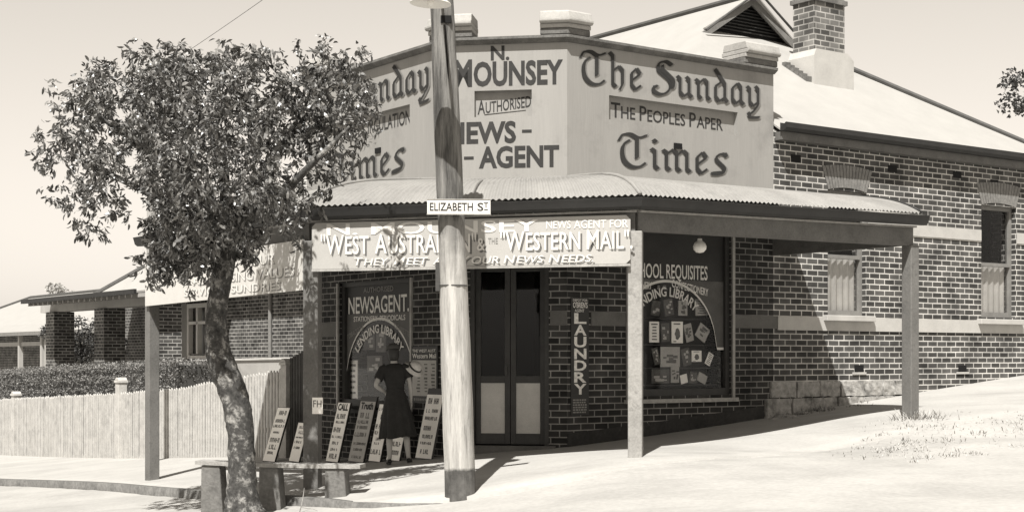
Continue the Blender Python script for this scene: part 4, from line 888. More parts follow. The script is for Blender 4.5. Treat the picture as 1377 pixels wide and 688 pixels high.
# ------------------------------------------------------------------ bench
bp = lambda x, y, d: ((x - 688.5) / FPX * d, d, (480 - y) / FPX * d)
b0, b1 = bp(262, 619, 17.7), bp(484, 624.5, 17.4); dB = np.array(b1[:2]) - np.array(b0[:2]); LBn = np.linalg.norm(dB); FB = Fr(b0[:2], dB, (dB[1], -dB[0]))
bench = thing('bench', FB.P(LBn / 2, -.12, G(*FB.P(LBn / 2, -.12, 0)[:2])), 'rough plank bench on slab legs beside the street tree', 'bench')
mb = MB(); k = 16
for i in range(k):
    a, c = i / k, (i + 1) / k; za, zc = [b0[2] + (b1[2] - b0[2]) * q_ - .012 * math.sin(math.pi * q_) for q_ in (a, c)]
    mb.box(FB, LBn * a, LBn * c, -.27, 0, za - .045 , za, zc - .045, zc)
o = mb.build('seat', M_BENCH, bench)
for x, w in ((283, .25), (361, .25), (450, .25)):
    tt = FB.t(x); gz = G(*FB.P(tt, -.1, 0)[:2]); zt = b0[2] + (b1[2] - b0[2]) * tt / LBn - .05
    mb = MB(); mb.hexa(lambda a_, b_, c_: FB.P(tt + a_, b_, c_), [(-w / 2 - .01, -.26, gz - .15), (w / 2 + .02, -.26, gz - .15), (w / 2 + .02, -.03, gz - .15), (-w / 2 - .01, -.03, gz - .15), (-w / 2, -.25, zt), (w / 2 - .02, -.25, zt), (w / 2 - .02, -.02, zt), (-w / 2, -.02, zt)]); mb.build('leg', M_BENCHL, bench, bevel=.015)

# ------------------------------------------------------------------ foliage helper
def leaves(name, pts, n_each, size, m, parent=None, droop=.7, wid=.26, loose=1.0):
    """pts: clump centres with radius (x,y,z,r,weight)"""
    V = []; F = []
    for (x, y, z, r, wgt) in pts:
        k = int(n_each * wgt)
        d = rng.normal(size=(k, 3)); d /= np.linalg.norm(d, axis=1)[:, None]; rad = r * rng.random(k) ** .42 * (1 + .25 * loose * (rng.random(k) - .4))
        c = np.array((x, y, z)) + d * rad[:, None] * np.array((1, 1, .86))
        ax = rng.normal(size=(k, 3)) * .55; ax[:, 2] -= droop; ax += d * .35; ax /= np.linalg.norm(ax, axis=1)[:, None]
        sd = np.cross(ax, rng.normal(size=(k, 3))); sd /= np.linalg.norm(sd, axis=1)[:, None]; nn = np.cross(ax, sd)
        L = size * (.65 + .7 * rng.random(k))[:, None]; w = L * wid * (.8 + .4 * rng.random(k))[:, None] * .5
        b = c - ax * L * .5; q1 = c - ax * L * .12 + sd * w + nn * w * .3; q2 = c - ax * L * .12 - sd * w + nn * w * .3; tip = c + ax * L * .5 - nn * w * .8 ; mid = c - ax * L * .08
        base = len(V) and sum(len(v) for v in V)
        V.append(np.stack([b, q1, tip, q2, mid], 1).reshape(-1, 3)); i0 = base + np.arange(k) * 5
        F.append(np.stack([i0, i0 + 1, i0 + 4], 1)); F.append(np.stack([i0 + 1, i0 + 2, i0 + 4], 1)); F.append(np.stack([i0 + 2, i0 + 3, i0 + 4], 1)); F.append(np.stack([i0 + 3, i0, i0 + 4], 1))
    V = np.vstack(V); F = np.vstack(F); off = np.array((0, 0, -EYE)); q = parent
    while q is not None: off = off + np.array(q.location); q = q.parent
    V = V - (off if parent is not None else off) - (np.array((0, 0, 0)))
    me = bpy.data.meshes.new(name); me.from_pydata((V if parent is None else V - 0).tolist(), [], F.tolist()); me.materials.append(m)
    o = bpy.data.objects.new(name, me); COL.objects.link(o); o.parent = parent; return o
def fix_leaf_parent(): pass

# street tree
DT = 16.9
tb = ((327 - 688.5) / FPX * DT, DT); tz = G(*tb)
tree = thing('street_tree', (*tb, tz), 'leaning gum tree with a wide leafy crown at the kerb', 'tree')
def tp(x, y, dd=0): return ((x - 688.5) / FPX * (DT + dd), DT + dd, (480 - y) / FPX * (DT + dd))
tr = [(329, 695, 60), (326, 678, 47), (325, 640, 38), (324, 590, 35), (318, 545, 37), (306, 508, 37), (295, 478, 35), (290, 440, 29), (294, 400, 27), (301, 362, 27), (304, 330, 26), (306, 300, 24)]
pts = [tp(x, y) for x, y, w in tr]; rad = [w / 2 / FPX * DT for x, y, w in tr]
pp = resample(np.array(smooth_pts([tuple(p) for p in pts], 5)), 1); rr = np.interp(np.linspace(0, len(rad) - 1, len(pp)), range(len(rad)), rad)
MB().tube(pp, list(rr), 22, wob=.07).build('trunk', M_BARK, tree, smooth=True)
top = tp(306, 305)
for ends in ([(250, 240, -.3), (170, 180, -.5), (120, 150, -.6)], [(300, 220, .2), (270, 140, .3), (255, 85, .3)], [(350, 240, -.2), (410, 160, -.3), (450, 105, -.3)], [(330, 260, .6), (380, 190, 1.0), (420, 130, 1.1)], [(240, 280, .5), (160, 240, .8), (100, 210, .9)], [(280, 270, -.6), (230, 210, -1.0), (190, 160, -1.1)], [(370, 270, -.5), (430, 210, -.8), (470, 170, -.8)], [(250, 310, -.2), (215, 330, -.3)]):
    P_ = [Vector(top)] + [Vector(tp(*e)) for e in ends]; P_ = resample(np.array(P_), 4); MB().tube(P_, list(np.linspace(.075, .014, len(P_))), 8, wob=.06).build('limb', M_BARK, tree, smooth=True)
CLUMPS = []
outline = [(86, 195, 30), (76, 222, 26), (100, 255, 34), (110, 165, 36), (105, 130, 28), (140, 125, 34), (150, 95, 22), (165, 165, 42), (140, 215, 40), (118, 255, 30), (190, 115, 36), (205, 90, 26), (240, 90, 34), (255, 68, 16), (230, 135, 44), (215, 190, 46), (212, 240, 36), (270, 110, 38), (296, 76, 18), (290, 165, 48), (275, 225, 50), (255, 270, 46), (225, 305, 34), (215, 345, 28), (245, 335, 34), (285, 300, 46), (320, 115, 34), (352, 80, 20), (340, 165, 44), (345, 220, 46), (335, 275, 44), (320, 320, 30), (375, 110, 34), (392, 150, 40), (400, 200, 38), (370, 255, 36), (385, 290, 20), (430, 90, 26), (440, 75, 16), (425, 130, 36), (445, 175, 34), (432, 215, 28), (465, 110, 30), (478, 140, 26), (480, 172, 20), (470, 85, 20), (415, 250, 16), (240, 365, 18), (205, 372, 12), (265, 350, 24), (300, 345, 26), (235, 340, 30), (330, 345, 18), (200, 355, 20), (280, 330, 34)]
for i, (x, y, r) in enumerate(outline):
    core = 1 - min(1, math.hypot((x - 285) / 230, (y - 200) / 150)); dd = random.uniform(-.5, .5) * (.35 + core * 1.0)
    if x > 370: dd = random.uniform(-.65, -.35); core = 0
    edge = (max(.4, min(1, (x - 40) / 160)) if y < 320 else 1.0) * (1.45 if x > 370 or y > 285 else random.choice((.4, .75, .95, 1.15))); CLUMPS.append((*tp(x, y, dd), r / FPX * DT * 1.05, (r / 34) ** 2 * edge))
    if core > .12:
        for sgn in (-1, 1): CLUMPS.append((*tp(x + random.uniform(-18, 18), y + random.uniform(-14, 14), sgn * (.35 + core * 1.1)), r / FPX * DT, (r / 34) ** 2 * .7))
spr = []
for x, y, r in ((62, 190, 12), (46, 188, 7), (90, 285, 14), (105, 300, 12), (120, 312, 10), (150, 285, 12), (85, 265, 14), (60, 225, 12), (118, 108, 12), (150, 85, 12), (490, 130, 12), (495, 165, 12), (470, 205, 14), (445, 240, 14), (425, 270, 14), (112, 115, 8), (62, 120, 3), (165, 75, 8), (215, 72, 7), (305, 58, 6), (345, 62, 6), (368, 62, 5), (410, 65, 7), (430, 60, 6), (495, 105, 6), (500, 150, 8), (497, 185, 5), (95, 275, 8), (108, 290, 7), (125, 305, 6), (133, 312, 4), (160, 280, 9), (172, 285, 6), (60, 210, 8), (70, 245, 9), (480, 215, 8), (465, 235, 9), (440, 250, 10), (415, 275, 9), (405, 300, 8), (200, 380, 6), (222, 378, 6), (255, 385, 6), (282, 375, 8), (345, 325, 10), (365, 315, 10), (385, 318, 8), (398, 330, 7)):
    spr.append((*tp(x, y, random.uniform(-.4, .4)), (r + 6) / FPX * DT, .05 + r / 130))
def bunches(pts, per, size, m, parent):
    V = []; F = []; nb = 0
    off = np.array(parent.location) - np.array((0, 0, EYE))
    for (x, y, z, r, wgt) in pts:
        for _ in range(max(1, int(per * wgt))):
            d = rng.normal(size=3); d /= np.linalg.norm(d); c = np.array((x, y, z)) + d * r * rng.random() ** .45
            k = int(rng.integers(7, 17)); tw = d * .55 + rng.normal(size=3) * .35 + np.array((0, 0, .12)); tw /= np.linalg.norm(tw); ln = .07 + .14 * rng.random()
            for i in range(k):
                u = rng.random(); p = c + tw * ln * (u - .4) + rng.normal(size=3) * .018
                ax = tw * .45 + rng.normal(size=3) * .5 + np.array((0, 0, -.62)); ax /= np.linalg.norm(ax)
                sd = np.cross(ax, rng.normal(size=3)); sd /= np.linalg.norm(sd); nn = np.cross(ax, sd)
                L = size * (.6 + .75 * rng.random()); w = L * (.13 + .06 * rng.random()); cv = nn * L * .12
                q = [p, p + ax * L * .35 + sd * w + cv, p + ax * L * .75 + sd * w * .75 + cv * .8, p + ax * L - cv * .5, p + ax * L * .75 - sd * w * .75 + cv * .8, p + ax * L * .35 - sd * w + cv]
                b = len(V); V += [tuple(e - off) for e in q]; F += [(b, b + 1, b + 5), (b + 1, b + 2, b + 4, b + 5), (b + 2, b + 3, b + 4)]
    me = bpy.data.meshes.new('crown'); me.from_pydata(V, [], F); me.materials.append(m); o = bpy.data.objects.new('crown', me); COL.objects.link(o); o.parent = parent; return o
bunches(CLUMPS + spr, 26, .082, M_LEAF, tree)

# fallen twigs and stone by the bench
mb = MB(); x, y = bp(408, 672, 17.1)[:2]; z = G(x, y) - .1
mb.tube([(x - .05, y, z), (x - .02, y - .02, z + .1), (x + .0, y, z + .22), (x + .01, y, z + .3)], [.008, .006, .005, .003], 5); mb.tube([(x - .02, y - .02, z + .08), (x + .12, y - .03, z + .06), (x + .2, y - .05, z + .03)], [.006, .004, .003], 5)
tag(MB.build(mb, 'twig', M_BENCH), 'dry forked twig sticking up under the plank bench', 'twig')
def stone(px, py, d, s, lab):
    x, y, z = bp(px, py, d); b = bmesh.new(); bmesh.ops.create_icosphere(b, subdivisions=2, radius=s)
    for v in b.verts: v.co = Vector((v.co.x * 1.4, v.co.y, v.co.z * .6)) * (1 + random.uniform(-.15, .15))
    me = bpy.data.meshes.new('stone'); b.to_mesh(me); b.free(); me.materials.append(M_PLINTH); o = bpy.data.objects.new('stone', me); COL.objects.link(o); o.location = (x, y, G(x, y) - .09 + EYE); return tag(o, lab, 'stone')
stone(412, 676, 16.9, .06, 'pale loose stone on the road below the bench plank')
for px_, py_, d_, s_ in ((1052, 548, 22.7, .09), (1064, 552, 22.5, .07), (1079, 549, 22.8, .1), (1093, 551, 22.9, .06), (1104, 547, 23.1, .08), (1070, 558, 22.2, .05), (1042, 556, 22.3, .06)):
    o = stone(px_, py_, d_, s_, 'rough rubble stone fallen in the shade below the stone footing'); o['group'] = 'rubble stones below the footing'; o.location.z += .09
stone(1213, 566, 20.3, .05, 'small pale stone at the foot of the right end verandah post')

# ------------------------------------------------------------------ picket fence, hedge, walls on the left street
FF = FL.off(0)
fence = thing('picket_fence', FL.P(8, 0, G(*FL.P(8, 0, 0)[:2])), 'long bleached picket fence running down the left street', 'fence')
def ft(t):  # fence top
    x = FL.P(t, 0, 0); return float(np.interp(t, [4.3, 5, 6.9, 9, 12, 19.8, 26], [-.13, -.2, -.36, -.56, -.72, -1.02, -1.5]))
mb = MB(); t = 4.75
while t < 24:
    z0 = G(*FL.P(t, 0, 0)[:2]); zt = ft(t) + random.uniform(-.018, .012); w = .072; j = random.uniform(-.006, .006)
    mb.hexa(lambda a, b, c: FL.P(t + a, b + j, c), [(0, 0, z0 - .02), (w, 0, z0 - .02), (w, .018, z0 - .02), (0, .018, z0 - .02), (0, 0, zt - .04), (w, 0, zt - .04), (w, .018, zt - .04), (0, .018, zt - .04)]); mb.prism(FL, [(t, zt - .04), (t + w, zt - .04), (t + w / 2, zt)], j, .018 + j)
    t += .112
mb.build('pickets', M_FENCE, fence)
for o_ in (-.35, -1.15):
    mb = MB(); t = 4.7
    while t < 24: mb.box(FL, t, t + 1, -.05, -.005, ft(t) + o_ + .12, ft(t) + o_ + .2, ft(t + 1) + o_ + .12, ft(t + 1) + o_ + .2); t += 1
    mb.build('rail', M_FENCE, fence)
for x in (161, 20, 385):
    t = FL.t(x); z0 = G(*FL.P(t, 0, 0)[:2]); h = ft(t) + (.2 if x == 161 else .05)
    mb = MB(); mb.box(FL, t - .1, t + .1, -.12, .06, z0 - .1, h); mb.box(FL, t - .12, t + .12, -.14, .08, h, h + .05); mb.prism(FL.off(-.03), [(t - .1, h + .051), (t + .1, h + .051), (t + .04, h + .11), (t - .04, h + .11)], -.1, .1); mb.build('post', M_FENCE, fence, bevel=.008)
t0 = thing('side_gate', FL.P(4.4, .0, G(*FL.P(4.4, 0, 0)[:2])), 'dark paling gate between the shop wall and the picket fence', 'gate')
mb = MB(); t = 4.13
while t < 4.7: mb.box(FL, t, t + .075, -.03, -.01, G(*FL.P(t, 0, 0)[:2]) + .03, .12 - (t - 4.13) * .25); t += .1
mb.build('palings', M_FENCE_SHADE, t0); MB().box(FL, 4.12, 4.7, -.07, -.035, -.35, -.27).build('rail', M_FENCE_SHADE, t0)
def hedge():
    Fh = FL.off(-1.1); t = thing('hedge', Fh.P(18, -.5, G(*Fh.P(18, -.5, 0)[:2])), 'clipped dense hedge behind the picket fence', 'hedge')
    ta, tb_ = Fh.t(232), 24.5; zt = lambda q: float(np.interp(q, [ta, 18, 24], [-.06, -.2, -.36]))
    mb = MB(); k = 30
    for i in range(k): a, b = ta + (tb_ - ta) * i / k, ta + (tb_ - ta) * (i + 1) / k; mb.box(Fh, a + .08, b, -1.15, -.1, -2.9, zt(a) - .1, -2.9, zt(b) - .1)
    mb.build('core', M_LEAFS, t)
    pts = []
    for i in range(150):
        q = ta + (tb_ - ta) * (i + .5) / 150
        for nn, zz in ((-.1, 0), (-.1, -.25), (-.12, -.5), (-.1, -.75), (-.1, -1.0), (-.4, 0), (-.75, 0), (-1.1, 0)):
            p = Fh.P(q, nn + random.uniform(-.04, .04), zt(q) + zz - .1 + random.uniform(-.03, .04)); pts.append((*p, .16, 1))
    for zz in (0, -.25, -.5, -.75, -1): 
        for nn in (-.2, -.5, -.8): pts.append((*Fh.P(ta + .08, nn, zt(ta) + zz - .1), .16, 1))
    leaves('foliage', pts, 34, .048, M_LEAFB, t, droop=.0, wid=.6)
hedge()
Fw = FL.off(-2.2); t = thing('garden_wall', Fw.P(8, 0, -1.4), 'low pale concrete wall behind the picket fence', 'wall')
mb = MB(); mb.box(Fw, 4.2, Fw.t(228), -.2, 0, -2.2, .0, -2.4, -.12); mb.build('wall', M_CONC, t); MB().box(Fw, 4.2, Fw.t(228), -.23, .03, .002, .05, -.118, -.07).build('coping', M_BAND, t, bevel=.01)

# ------------------------------------------------------------------ neighbouring houses
h1 = thing('brick_house', FL.P(20, -6, -1.6), 'brick house with a white roof and heavy brick porch piers left of the shop', 'house')
Fa = FL.off(-5.5); Fb = FL.off(-6.6); Fp = FL.off(-3.5)
wh = (Fa.t(279), Fa.t(254), .1, 1.35)
wall_cells(Fa, 12.0, 23.5, -2.6, 1.75, [wh], .3).build('wall', M_BRICKH, h1)
mb = MB(); mb.box(Fb, 23.5, Fb.t(146), -.3, 0, -2.6, 1.75); mb.box(Fr(Fa.P(23.5, -.31, 0)[:2], (-nl[0], -nl[1]), dl), .0, .8, -.3, 0, -2.6, 1.75); mb.box(Fr(Fb.P(Fb.t(146), -.3, 0)[:2], (-nl[0], -nl[1]), dl), 0, 6, -.3, 0, -2.6, 1.75); mb.build('wall', M_BRICKH, h1)
t = (wh[0] + wh[1]) / 2; a, b, c, d = wh; mb = MB()
for q in ((a - .1, a + .06, c - .05, d), (b - .06, b + .1, c - .05, d), (a - .1, b + .1, d, d + .12), (t - .05, t + .05, c, d), (a, b, d - .45, d - .37), (a - .14, b + .14, c - .14, c - .05)): mb.box(Fa, q[0], q[1], -.1, .04, q[2], q[3])
wo = mb.build('window', M_ENAMEL, h1); MB().box(Fa, a, b, -.16, -.14, c, d).build('pane', mat('dull window glass', .16, .15, .2, 1.5, 0), wo)
mb = MB(); tq = Fa.t(248); mb.box(Fa, tq - .25, tq + .1, .002, .05, -1.9, 1.7); mb.build('pilaster', M_CONC, h1)
tq = Fa.t(366); mb = MB(); mb.tube([Fa.P(tq, .06, 1.7), Fa.P(tq, .06, -1.9)], .05, 8); mb.build('downpipe', M_FRAME, h1)
for x in (67, 133, 206):
    t = Fp.t(x); mb = MB(); mb.box(Fp, t - .36, t + .36, -.62, 0, -2.6, 1.35); p_ = mb.build('porch_pier', M_BRICKH, h1)
mb = MB(); mb.box(Fp, Fp.t(213), Fp.t(50), -.5, -.1, 1.352, 1.62); mb.build('porch_beam', M_CONC, h1)
mb = MB(); MB().box(Fp, Fp.t(213), Fp.t(48), -3.0, .3, -2.7, -.9).build('porch_floor', M_CONC, h1)
mb = MB(); ta_, tb_ = Fp.t(222), Fp.off(.75).t(31)
sheet(mb, [Fp.P(ta_, .75, 1.66), Fp.P(tb_, .75, 1.66), Fp.P(tb_, -3.4, 2.1), Fp.P(ta_, -3.4, 2.1)], .05); mb.build('porch_roof', M_ROOFW, h1)
mb = MB(); t = ta_
while t < tb_ - .1: mb.box(Fr(Fp.P(t, .7, 0)[:2], (-nl[0], -nl[1]), dl), 0, 1.4, 0, .08, 1.50, 1.60, 1.62, 1.72); t += .42
mb.split('rafter_tail', M_CONC, h1); MB().box(Fp, ta_, tb_, .75, .82, 1.58, 1.70).build('porch_gutter', M_GUT, h1)
mb = MB(); E0, E1, O0, O1 = 11.5, 28.0, 5.1, 14; zz = 1.8; hr = (O1 - O0) / 2; pk = zz + hr * .74
hp = lambda t, o, z: FL.P(t, -o, z)
A, B, C_, D = hp(E0, O0, zz), hp(E1, O0, zz), hp(E1, O1, zz), hp(E0, O1, zz); r0, r1 = hp(E0 + hr, O0 + hr, pk), hp(E1 - hr, O0 + hr, pk)
sheet(mb, [A, B, r1, r0]); sheet(mb, [B, C_, r1]); sheet(mb, [C_, D, r0, r1]); sheet(mb, [D, A, r0]); rf = mb.build('roof', M_ROOFW, h1)
mb = MB(); mb.tube([B, r1, r0], .1, 8); mb.tube([A, r0], .1, 8); mb.tube([C_, r1], .1, 8); mb.build('ridge_capping', M_ROOFD, rf)
# the far house
h2 = thing('far_house', FL.P(54, -14, -2.6), 'low distant house with a pale roof and verandah posts at the far left', 'house')
Fh = FL.off(-12); t0_, t1_ = 44, 78
mb = MB(); sheet(mb, [Fh.P(t0_, 0, 1.25), Fh.P(t1_, 0, 1.25), Fh.P(t1_, -2.6, 1.9), Fh.P(t0_, -2.6, 1.9)]); r_ = mb.build('verandah_roof', M_ROOFW, h2)
mb = MB(); A, B, C_, D = Fh.P(t0_, -2.0, 1.75), Fh.P(t1_ - 1, -2.0, 1.75), Fh.P(t1_ - 1, -10, 1.75), Fh.P(t0_, -10, 1.75); r1, r0 = Fh.P(t1_ - 5, -6, 3.6), Fh.P(t0_ + 4, -6, 3.6)
sheet(mb, [A, B, r1, r0]); sheet(mb, [B, C_, r1]); sheet(mb, [D, A, r0]); sheet(mb, [C_, D, r0, r1]); mb.build('roof', M_ROOFW, h2)
mb = MB(); mb.tube([B, r1, r0], .12, 6); mb.build('ridge_capping', M_ROOFD, h2); MB().box(Fh, t0_, t1_, -.0, .14, 1.06, 1.24).build('gutter', M_FRAME, h2)
for x in (22, 52, 58, 85):
    t = Fh.t(x); MB().box(Fh, t - .11, t + .11, -.3, -.1, -3.2, 1.06).build('verandah_post', M_CONC, h2)
mb = MB(); mb.box(Fh, t0_, t1_, -3, -2.7, -3.2, 1.8); mb.build('wall', M_BRICKH, h2); MB().box(Fh, Fh.t(105), t1_, -.28, -.2, .55, .75).build('rail', M_CONC, h2)

# shrubs and far trees
def bush(name, px, py, d, r, n, lab, m=M_LEAFS, cat='shrub', size=.1, trunk=True, sq=1.0, spread=.6):
    x, y, z = bp(px, py, d); gz = min(G(x, y), z - .3); t = thing(name, (x, y, gz), lab, cat)
    pts = [(x + random.gauss(0, r * spread), y + random.gauss(0, r * spread), z + random.gauss(0, r * spread) * sq, r * random.uniform(.3, .55), 1) for _ in range(n)]
    leaves('crown', pts, 130, size, m, t, droop=.1, wid=.55)
    mb = MB(); mb.tube([(x, y, gz - .2), (x + .05, y, (gz + z) / 2), (x, y, z)], [max(.05, r * .12), max(.04, r * .09), .03], 8)
    for p in pts[::3]: mb.tube([(x, y, z - r * .5), p[:3]], [max(.02, r * .04), .01], 5)
    mb.build('trunk', M_BARK, t, smooth=True)
bush('shrub', 109, 462, 47, .75, 16, 'dark bushy shrub between the two porch piers')
bush('shrub', 150, 470, 44, .3, 7, 'small dark shrub right of the second porch pier', size=.08)
bush('distant_tree', 97, 408, 95, 1.5, 12, 'sparse faint treetop beyond the porch roof', m=leaf_mat('far leaf paled for haze', .3, .3, .7), size=.3, cat='tree', spread=.6)  # washed-out haze is put into the light leaf colour
bush('distant_tree', 1424, 140, 46, .9, 40, 'leafy tree branch showing beyond the right end of the roof', size=.16, cat='tree')

# ------------------------------------------------------------------ grass and weeds
def blades(name, spots, m, lab=None):
    V = []; F = []
    for x, y, n, spread, h in spots:
        for _ in range(n):
            a, b = x + random.gauss(0, spread), y + random.gauss(0, spread * .7); z = G(a, b) - .005; hh = h * random.uniform(.4, 1.1); w = random.uniform(.004, .009); an = random.uniform(0, 6.28); l = random.uniform(.3, 1.6) * hh; dx, dy = math.cos(an), math.sin(an)
            i = len(V); V += [(a - dy * w, b + dx * w, z), (a + dy * w, b - dx * w, z), (a + dx * l * .4 + dy * w * .6, b + dy * l * .4 - dx * w * .6, z + hh * .6), (a + dx * l * .4 - dy * w * .6, b + dy * l * .4 + dx * w * .6, z + hh * .6), (a + dx * l, b + dy * l, z + hh)]; F += [(i, i + 1, i + 2, i + 3), (i + 3, i + 2, i + 4)]
    mb = MB(); mb.add(V, F); return tag(mb.build(name, m, fix=False), kind='stuff')
sp = [(5.65, 20.66, 90, .14, .17), (5.45, 20.6, 40, .2, .1), (5.85, 20.7, 60, .12, .13)]
for i in range(75):
    px = random.uniform(1150, 1400); py = random.gauss(590, 13) - (px - 1270) * .06; k = 20.5 - (py - 575) * .07; x = (px - 688.5) / FPX * k; y = k; sp.append((x, y, random.randint(2, 22), random.uniform(.05, .22), random.uniform(.02, .07)))
blades('dry_grass', sp, M_GRASS)
sp = []
for i in range(16): q = FR.P(random.gauss(4.6, .45), random.uniform(.1, .5), 0); sp.append((q[0], q[1], random.randint(5, 22), random.uniform(.05, .16), random.uniform(.05, .14)))
blades('weeds', sp, mat('dark weeds', .1, .9, .4, 8))

# ------------------------------------------------------------------ the woman reading the placards
def person():
    x, y = (537 - 688.5) / FPX * 20.35, 20.35; z = G(x, y) + .012
    root = thing('person', (x, y, z), 'woman in a dark short sleeved dress standing at the shop window, hand on hip', 'person')
    root.rotation_euler = (R(-1.5), R(-3), R(6)); root.scale = (.95, .95, .98)
    V = []; E = []; RR = []
    def v(p, r, par=None):
        V.append(p); RR.append(r if isinstance(r, tuple) else (r, r)); i = len(V) - 1
        if par is not None: E.append((par, i))
        return i
    pel = v((0, 0, .93), (.135, .1)); sp_ = v((0, .0, 1.08), (.105, .085), pel); che = v((0, 0, 1.25), (.13, .095), sp_); nb = v((0, -.005, 1.37), (.06, .055), che); nk = v((0, .012, 1.43), .046, nb); hd = v((.0, .03, 1.5), (.062, .07), nk); hm = v((0, .032, 1.565), (.072, .085), hd); ht = v((0, .025, 1.62), (.05, .055), hm)
    def hand(w, d, side, par):
        d = Vector(d).normalized(); s = Vector((0, side, 0)).cross(d).normalized() if abs(d.y) < .9 else Vector((1, 0, 0)); u = d.cross(s)
        pm = Vector(w) + d * .05; pi = v(tuple(pm), (.032, .016), par)
        for k, ln in ((-.027, .052), (-.009, .066), (.009, .062), (.027, .048)):
            a = pm + d * .035 + u * k; i = v(tuple(a), .0095, pi); i = v(tuple(a + d * ln * .55 + s * .006), .0085, i); v(tuple(a + d * ln + s * .022), .007, i)
        a = pm - d * .02 - u * .03; i = v(tuple(a), .011, pi); v(tuple(a + d * .03 - u * .018), .009, i)
    for sd in (-1, 1):
        sh = v((sd * .16, 0, 1.335), .05, che)
        if sd < 0: ua = v((-.225, -.02, 1.22), .041, sh); el = v((-.285, -.05, 1.11), .036, ua); fa = v((-.22, .0, 1.06), .034, el); wr = v((-.15, .055, 1.01), .024, fa); hand((-.15, .055, 1.01), (.75, .5, -.35), 1, wr)
        else: ua = v((.195, -.01, 1.21), .04, sh); el = v((.215, -.02, 1.09), .036, ua); fa = v((.22, .02, .98), .033, el); wr = v((.215, .06, .87), .024, fa); hand((.215, .06, .87), (0, .15, -1), 1, wr)
        hp_ = v((sd * .085, 0, .86), .088, pel); th = v((sd * .10, .01, .66), .074, hp_); kn = v((sd * .115, .02, .47), .053, th); cf = v((sd * .125, -.01, .33), .052, kn); an = v((sd * .135, -.02, .09), .033, cf); v((sd * .14 + sd * .01, .03, .045), .034, an); v((sd * .155, .11, .03), .028, len(V) - 1)
    me = bpy.data.meshes.new('body'); me.from_pydata(V, E, []); o = bpy.data.objects.new('body', me); COL.objects.link(o)
    md = o.modifiers.new('skin', 'SKIN'); md.use_smooth_shade = True
    for i, s in enumerate(me.skin_vertices[0].data): s.radius = RR[i]; s.use_root = (i == 0)
    sb = o.modifiers.new('sub', 'SUBSURF'); sb.levels = 1; sb.render_levels = 1
    dg = bpy.context.evaluated_depsgraph_get(); dg.update(); m2 = bpy.data.meshes.new_from_object(o.evaluated_get(dg)); bpy.data.objects.remove(o)
    # face: nose, chin, ears grown on as part of the same mesh
    b = bmesh.new(); b.from_mesh(m2)
    for c, r, s in (((0, .118, 1.545), .013, (.8, 1.2, 1.5)), ((0, .098, 1.485), .02, (1.3, 1, .8)), ((-.074, .03, 1.545), .02, (.4, .8, 1.3)), ((.074, .03, 1.545), .02, (.4, .8, 1.3))): bmesh.ops.create_uvsphere(b, u_segments=10, v_segments=8, radius=r, matrix=Matrix.Translation(c) @ Matrix.Diagonal((*s, 1)))
    for f in b.faces: f.smooth = True
    b.to_mesh(m2); b.free(); m2.materials.clear(); m2.materials.append(M_SKIN)
    body = bpy.data.objects.new('body', m2); COL.objects.link(body); body.parent = root
    def part(name, mb, m):
        me = bpy.data.meshes.new(name); me.from_pydata(mb.v, [], mb.f); me.shade_smooth(); me.materials.append(m); q = bpy.data.objects.new(name, me); COL.objects.link(q); q.parent = root; return q
    mb = MB(); seg = 48; prof = [(.37, .245, .21, .10), (.372, .252, .215, .10), (.5, .228, .20, .12), (.65, .21, .175, .09), (.8, .185, .155, .055), (.92, .165, .14, .01), (1.02, .128, .112, .012), (1.05, .126, .108, .01), (1.12, .14, .115, .006), (1.22, .165, .125, 0), (1.31, .185, .12, 0), (1.365, .16, .095, 0), (1.39, .10, .075, 0), (1.405, .062, .062, 0)]
    for zz, a, b_, pl in prof:
        for k in range(seg):
            w = 2 * math.pi * k / seg; q = 1 + pl * math.sin(9 * w + zz * 2) + pl * .5 * math.sin(5 * w); mb.v.append((a * q * math.cos(w), b_ * q * math.sin(w) + .004, zz + (.012 * math.sin(4 * w) if zz < .4 else 0)))
    mb.f = [(i * seg + k, i * seg + (k + 1) % seg, (i + 1) * seg + (k + 1) % seg, (i + 1) * seg + k) for i in range(len(prof) - 1) for k in range(seg)]; part('dress', mb, M_DRESS)
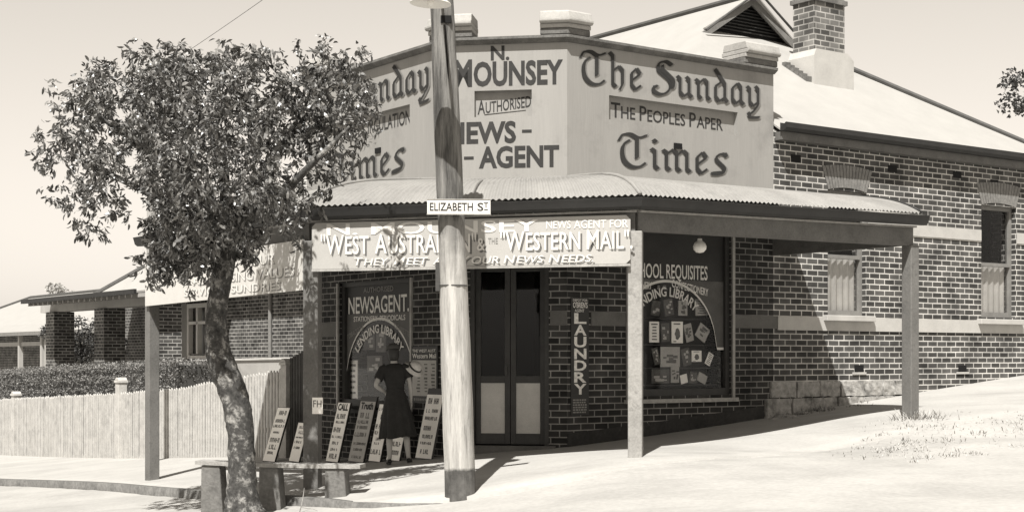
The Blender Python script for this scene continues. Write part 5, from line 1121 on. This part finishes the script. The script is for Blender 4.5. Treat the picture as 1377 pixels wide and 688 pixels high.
    for sd, e in ((-1, (-.24, -.03, 1.19)), (1, (.205, -.012, 1.19))):
        mb = MB(); mb.tube([(sd * .11, 0, 1.345), (sd * .165, 0, 1.32), tuple((np.array((sd * .165, 0, 1.32)) + np.array(e)) / 2), e], [.065, .073, .068, .066], 14, cap=False); part('sleeve', mb, M_DRESS)
    mb = MB(); mb.lathe([(.131, -.02), (.135, -.015), (.135, .015), (.131, .02)], Matrix.Translation((0, .004, 1.035)) @ Matrix.Diagonal((1, .88, 1, 1))); part('belt', mb, M_DRESS)
    mb = MB(); mb.lathe([(.03, -.125), (.07, -.115), (.086, -.06), (.092, 0), (.085, .05), (.055, .085), (.001, .098)], Matrix.Translation((0, .005, 1.56)) @ Matrix.Diagonal((.92, 1.02, 1, 1))); part('hair', mb, M_HAIR)
    mb = MB(); mb.lathe([(.096, .0), (.10, .01), (.094, .05), (.06, .08), (.001, .09)], Matrix.Translation((0, .015, 1.60)) @ Matrix.Rotation(R(-8), 4, 'X')); part('cap', mb, mat('grey felt cap', .06, .9, .3, 12))
    for sd in (-1, 1):
        mb = MB(); mb.tube([(sd * .135, -.055, .05), (sd * .14, .0, .045), (sd * .15, .07, .035), (sd * .158, .13, .025), (sd * .16, .16, .022)], [.03, .04, .04, .034, .015], 10); mb.tube([(sd * .135, -.045, .04), (sd * .135, -.05, .0)], [.024, .02], 8); part('shoe', mb, M_SIGND)
person()
hp0 = ((558 - 688.5) / FPX * 20.42, 20.42, (480 - 494) / FPX * 20.42)
t = thing('sun_hat', hp0, 'pale round straw hat with a dark band at the shoulder of the woman', 'hat')
Mh = Matrix.Translation(hp0) @ Matrix.Rotation(R(40), 4, 'Y') @ Matrix.Rotation(R(25), 4, 'X')
mb = MB(); mb.lathe([(.001, .085), (.05, .08), (.085, .05), (.095, 0), (.10, -.01), (.145, -.03), (.15, -.036), (.10, -.02), (.088, -.012), (.085, 0)], Mh); mb.build('straw', M_STRAW, t, smooth=True)
mb = MB(); mb.lathe([(.0955, .002), (.099, -.0), (.0975, .022), (.0935, .024)], Mh); mb.build('band', M_HAIR, t, smooth=True)
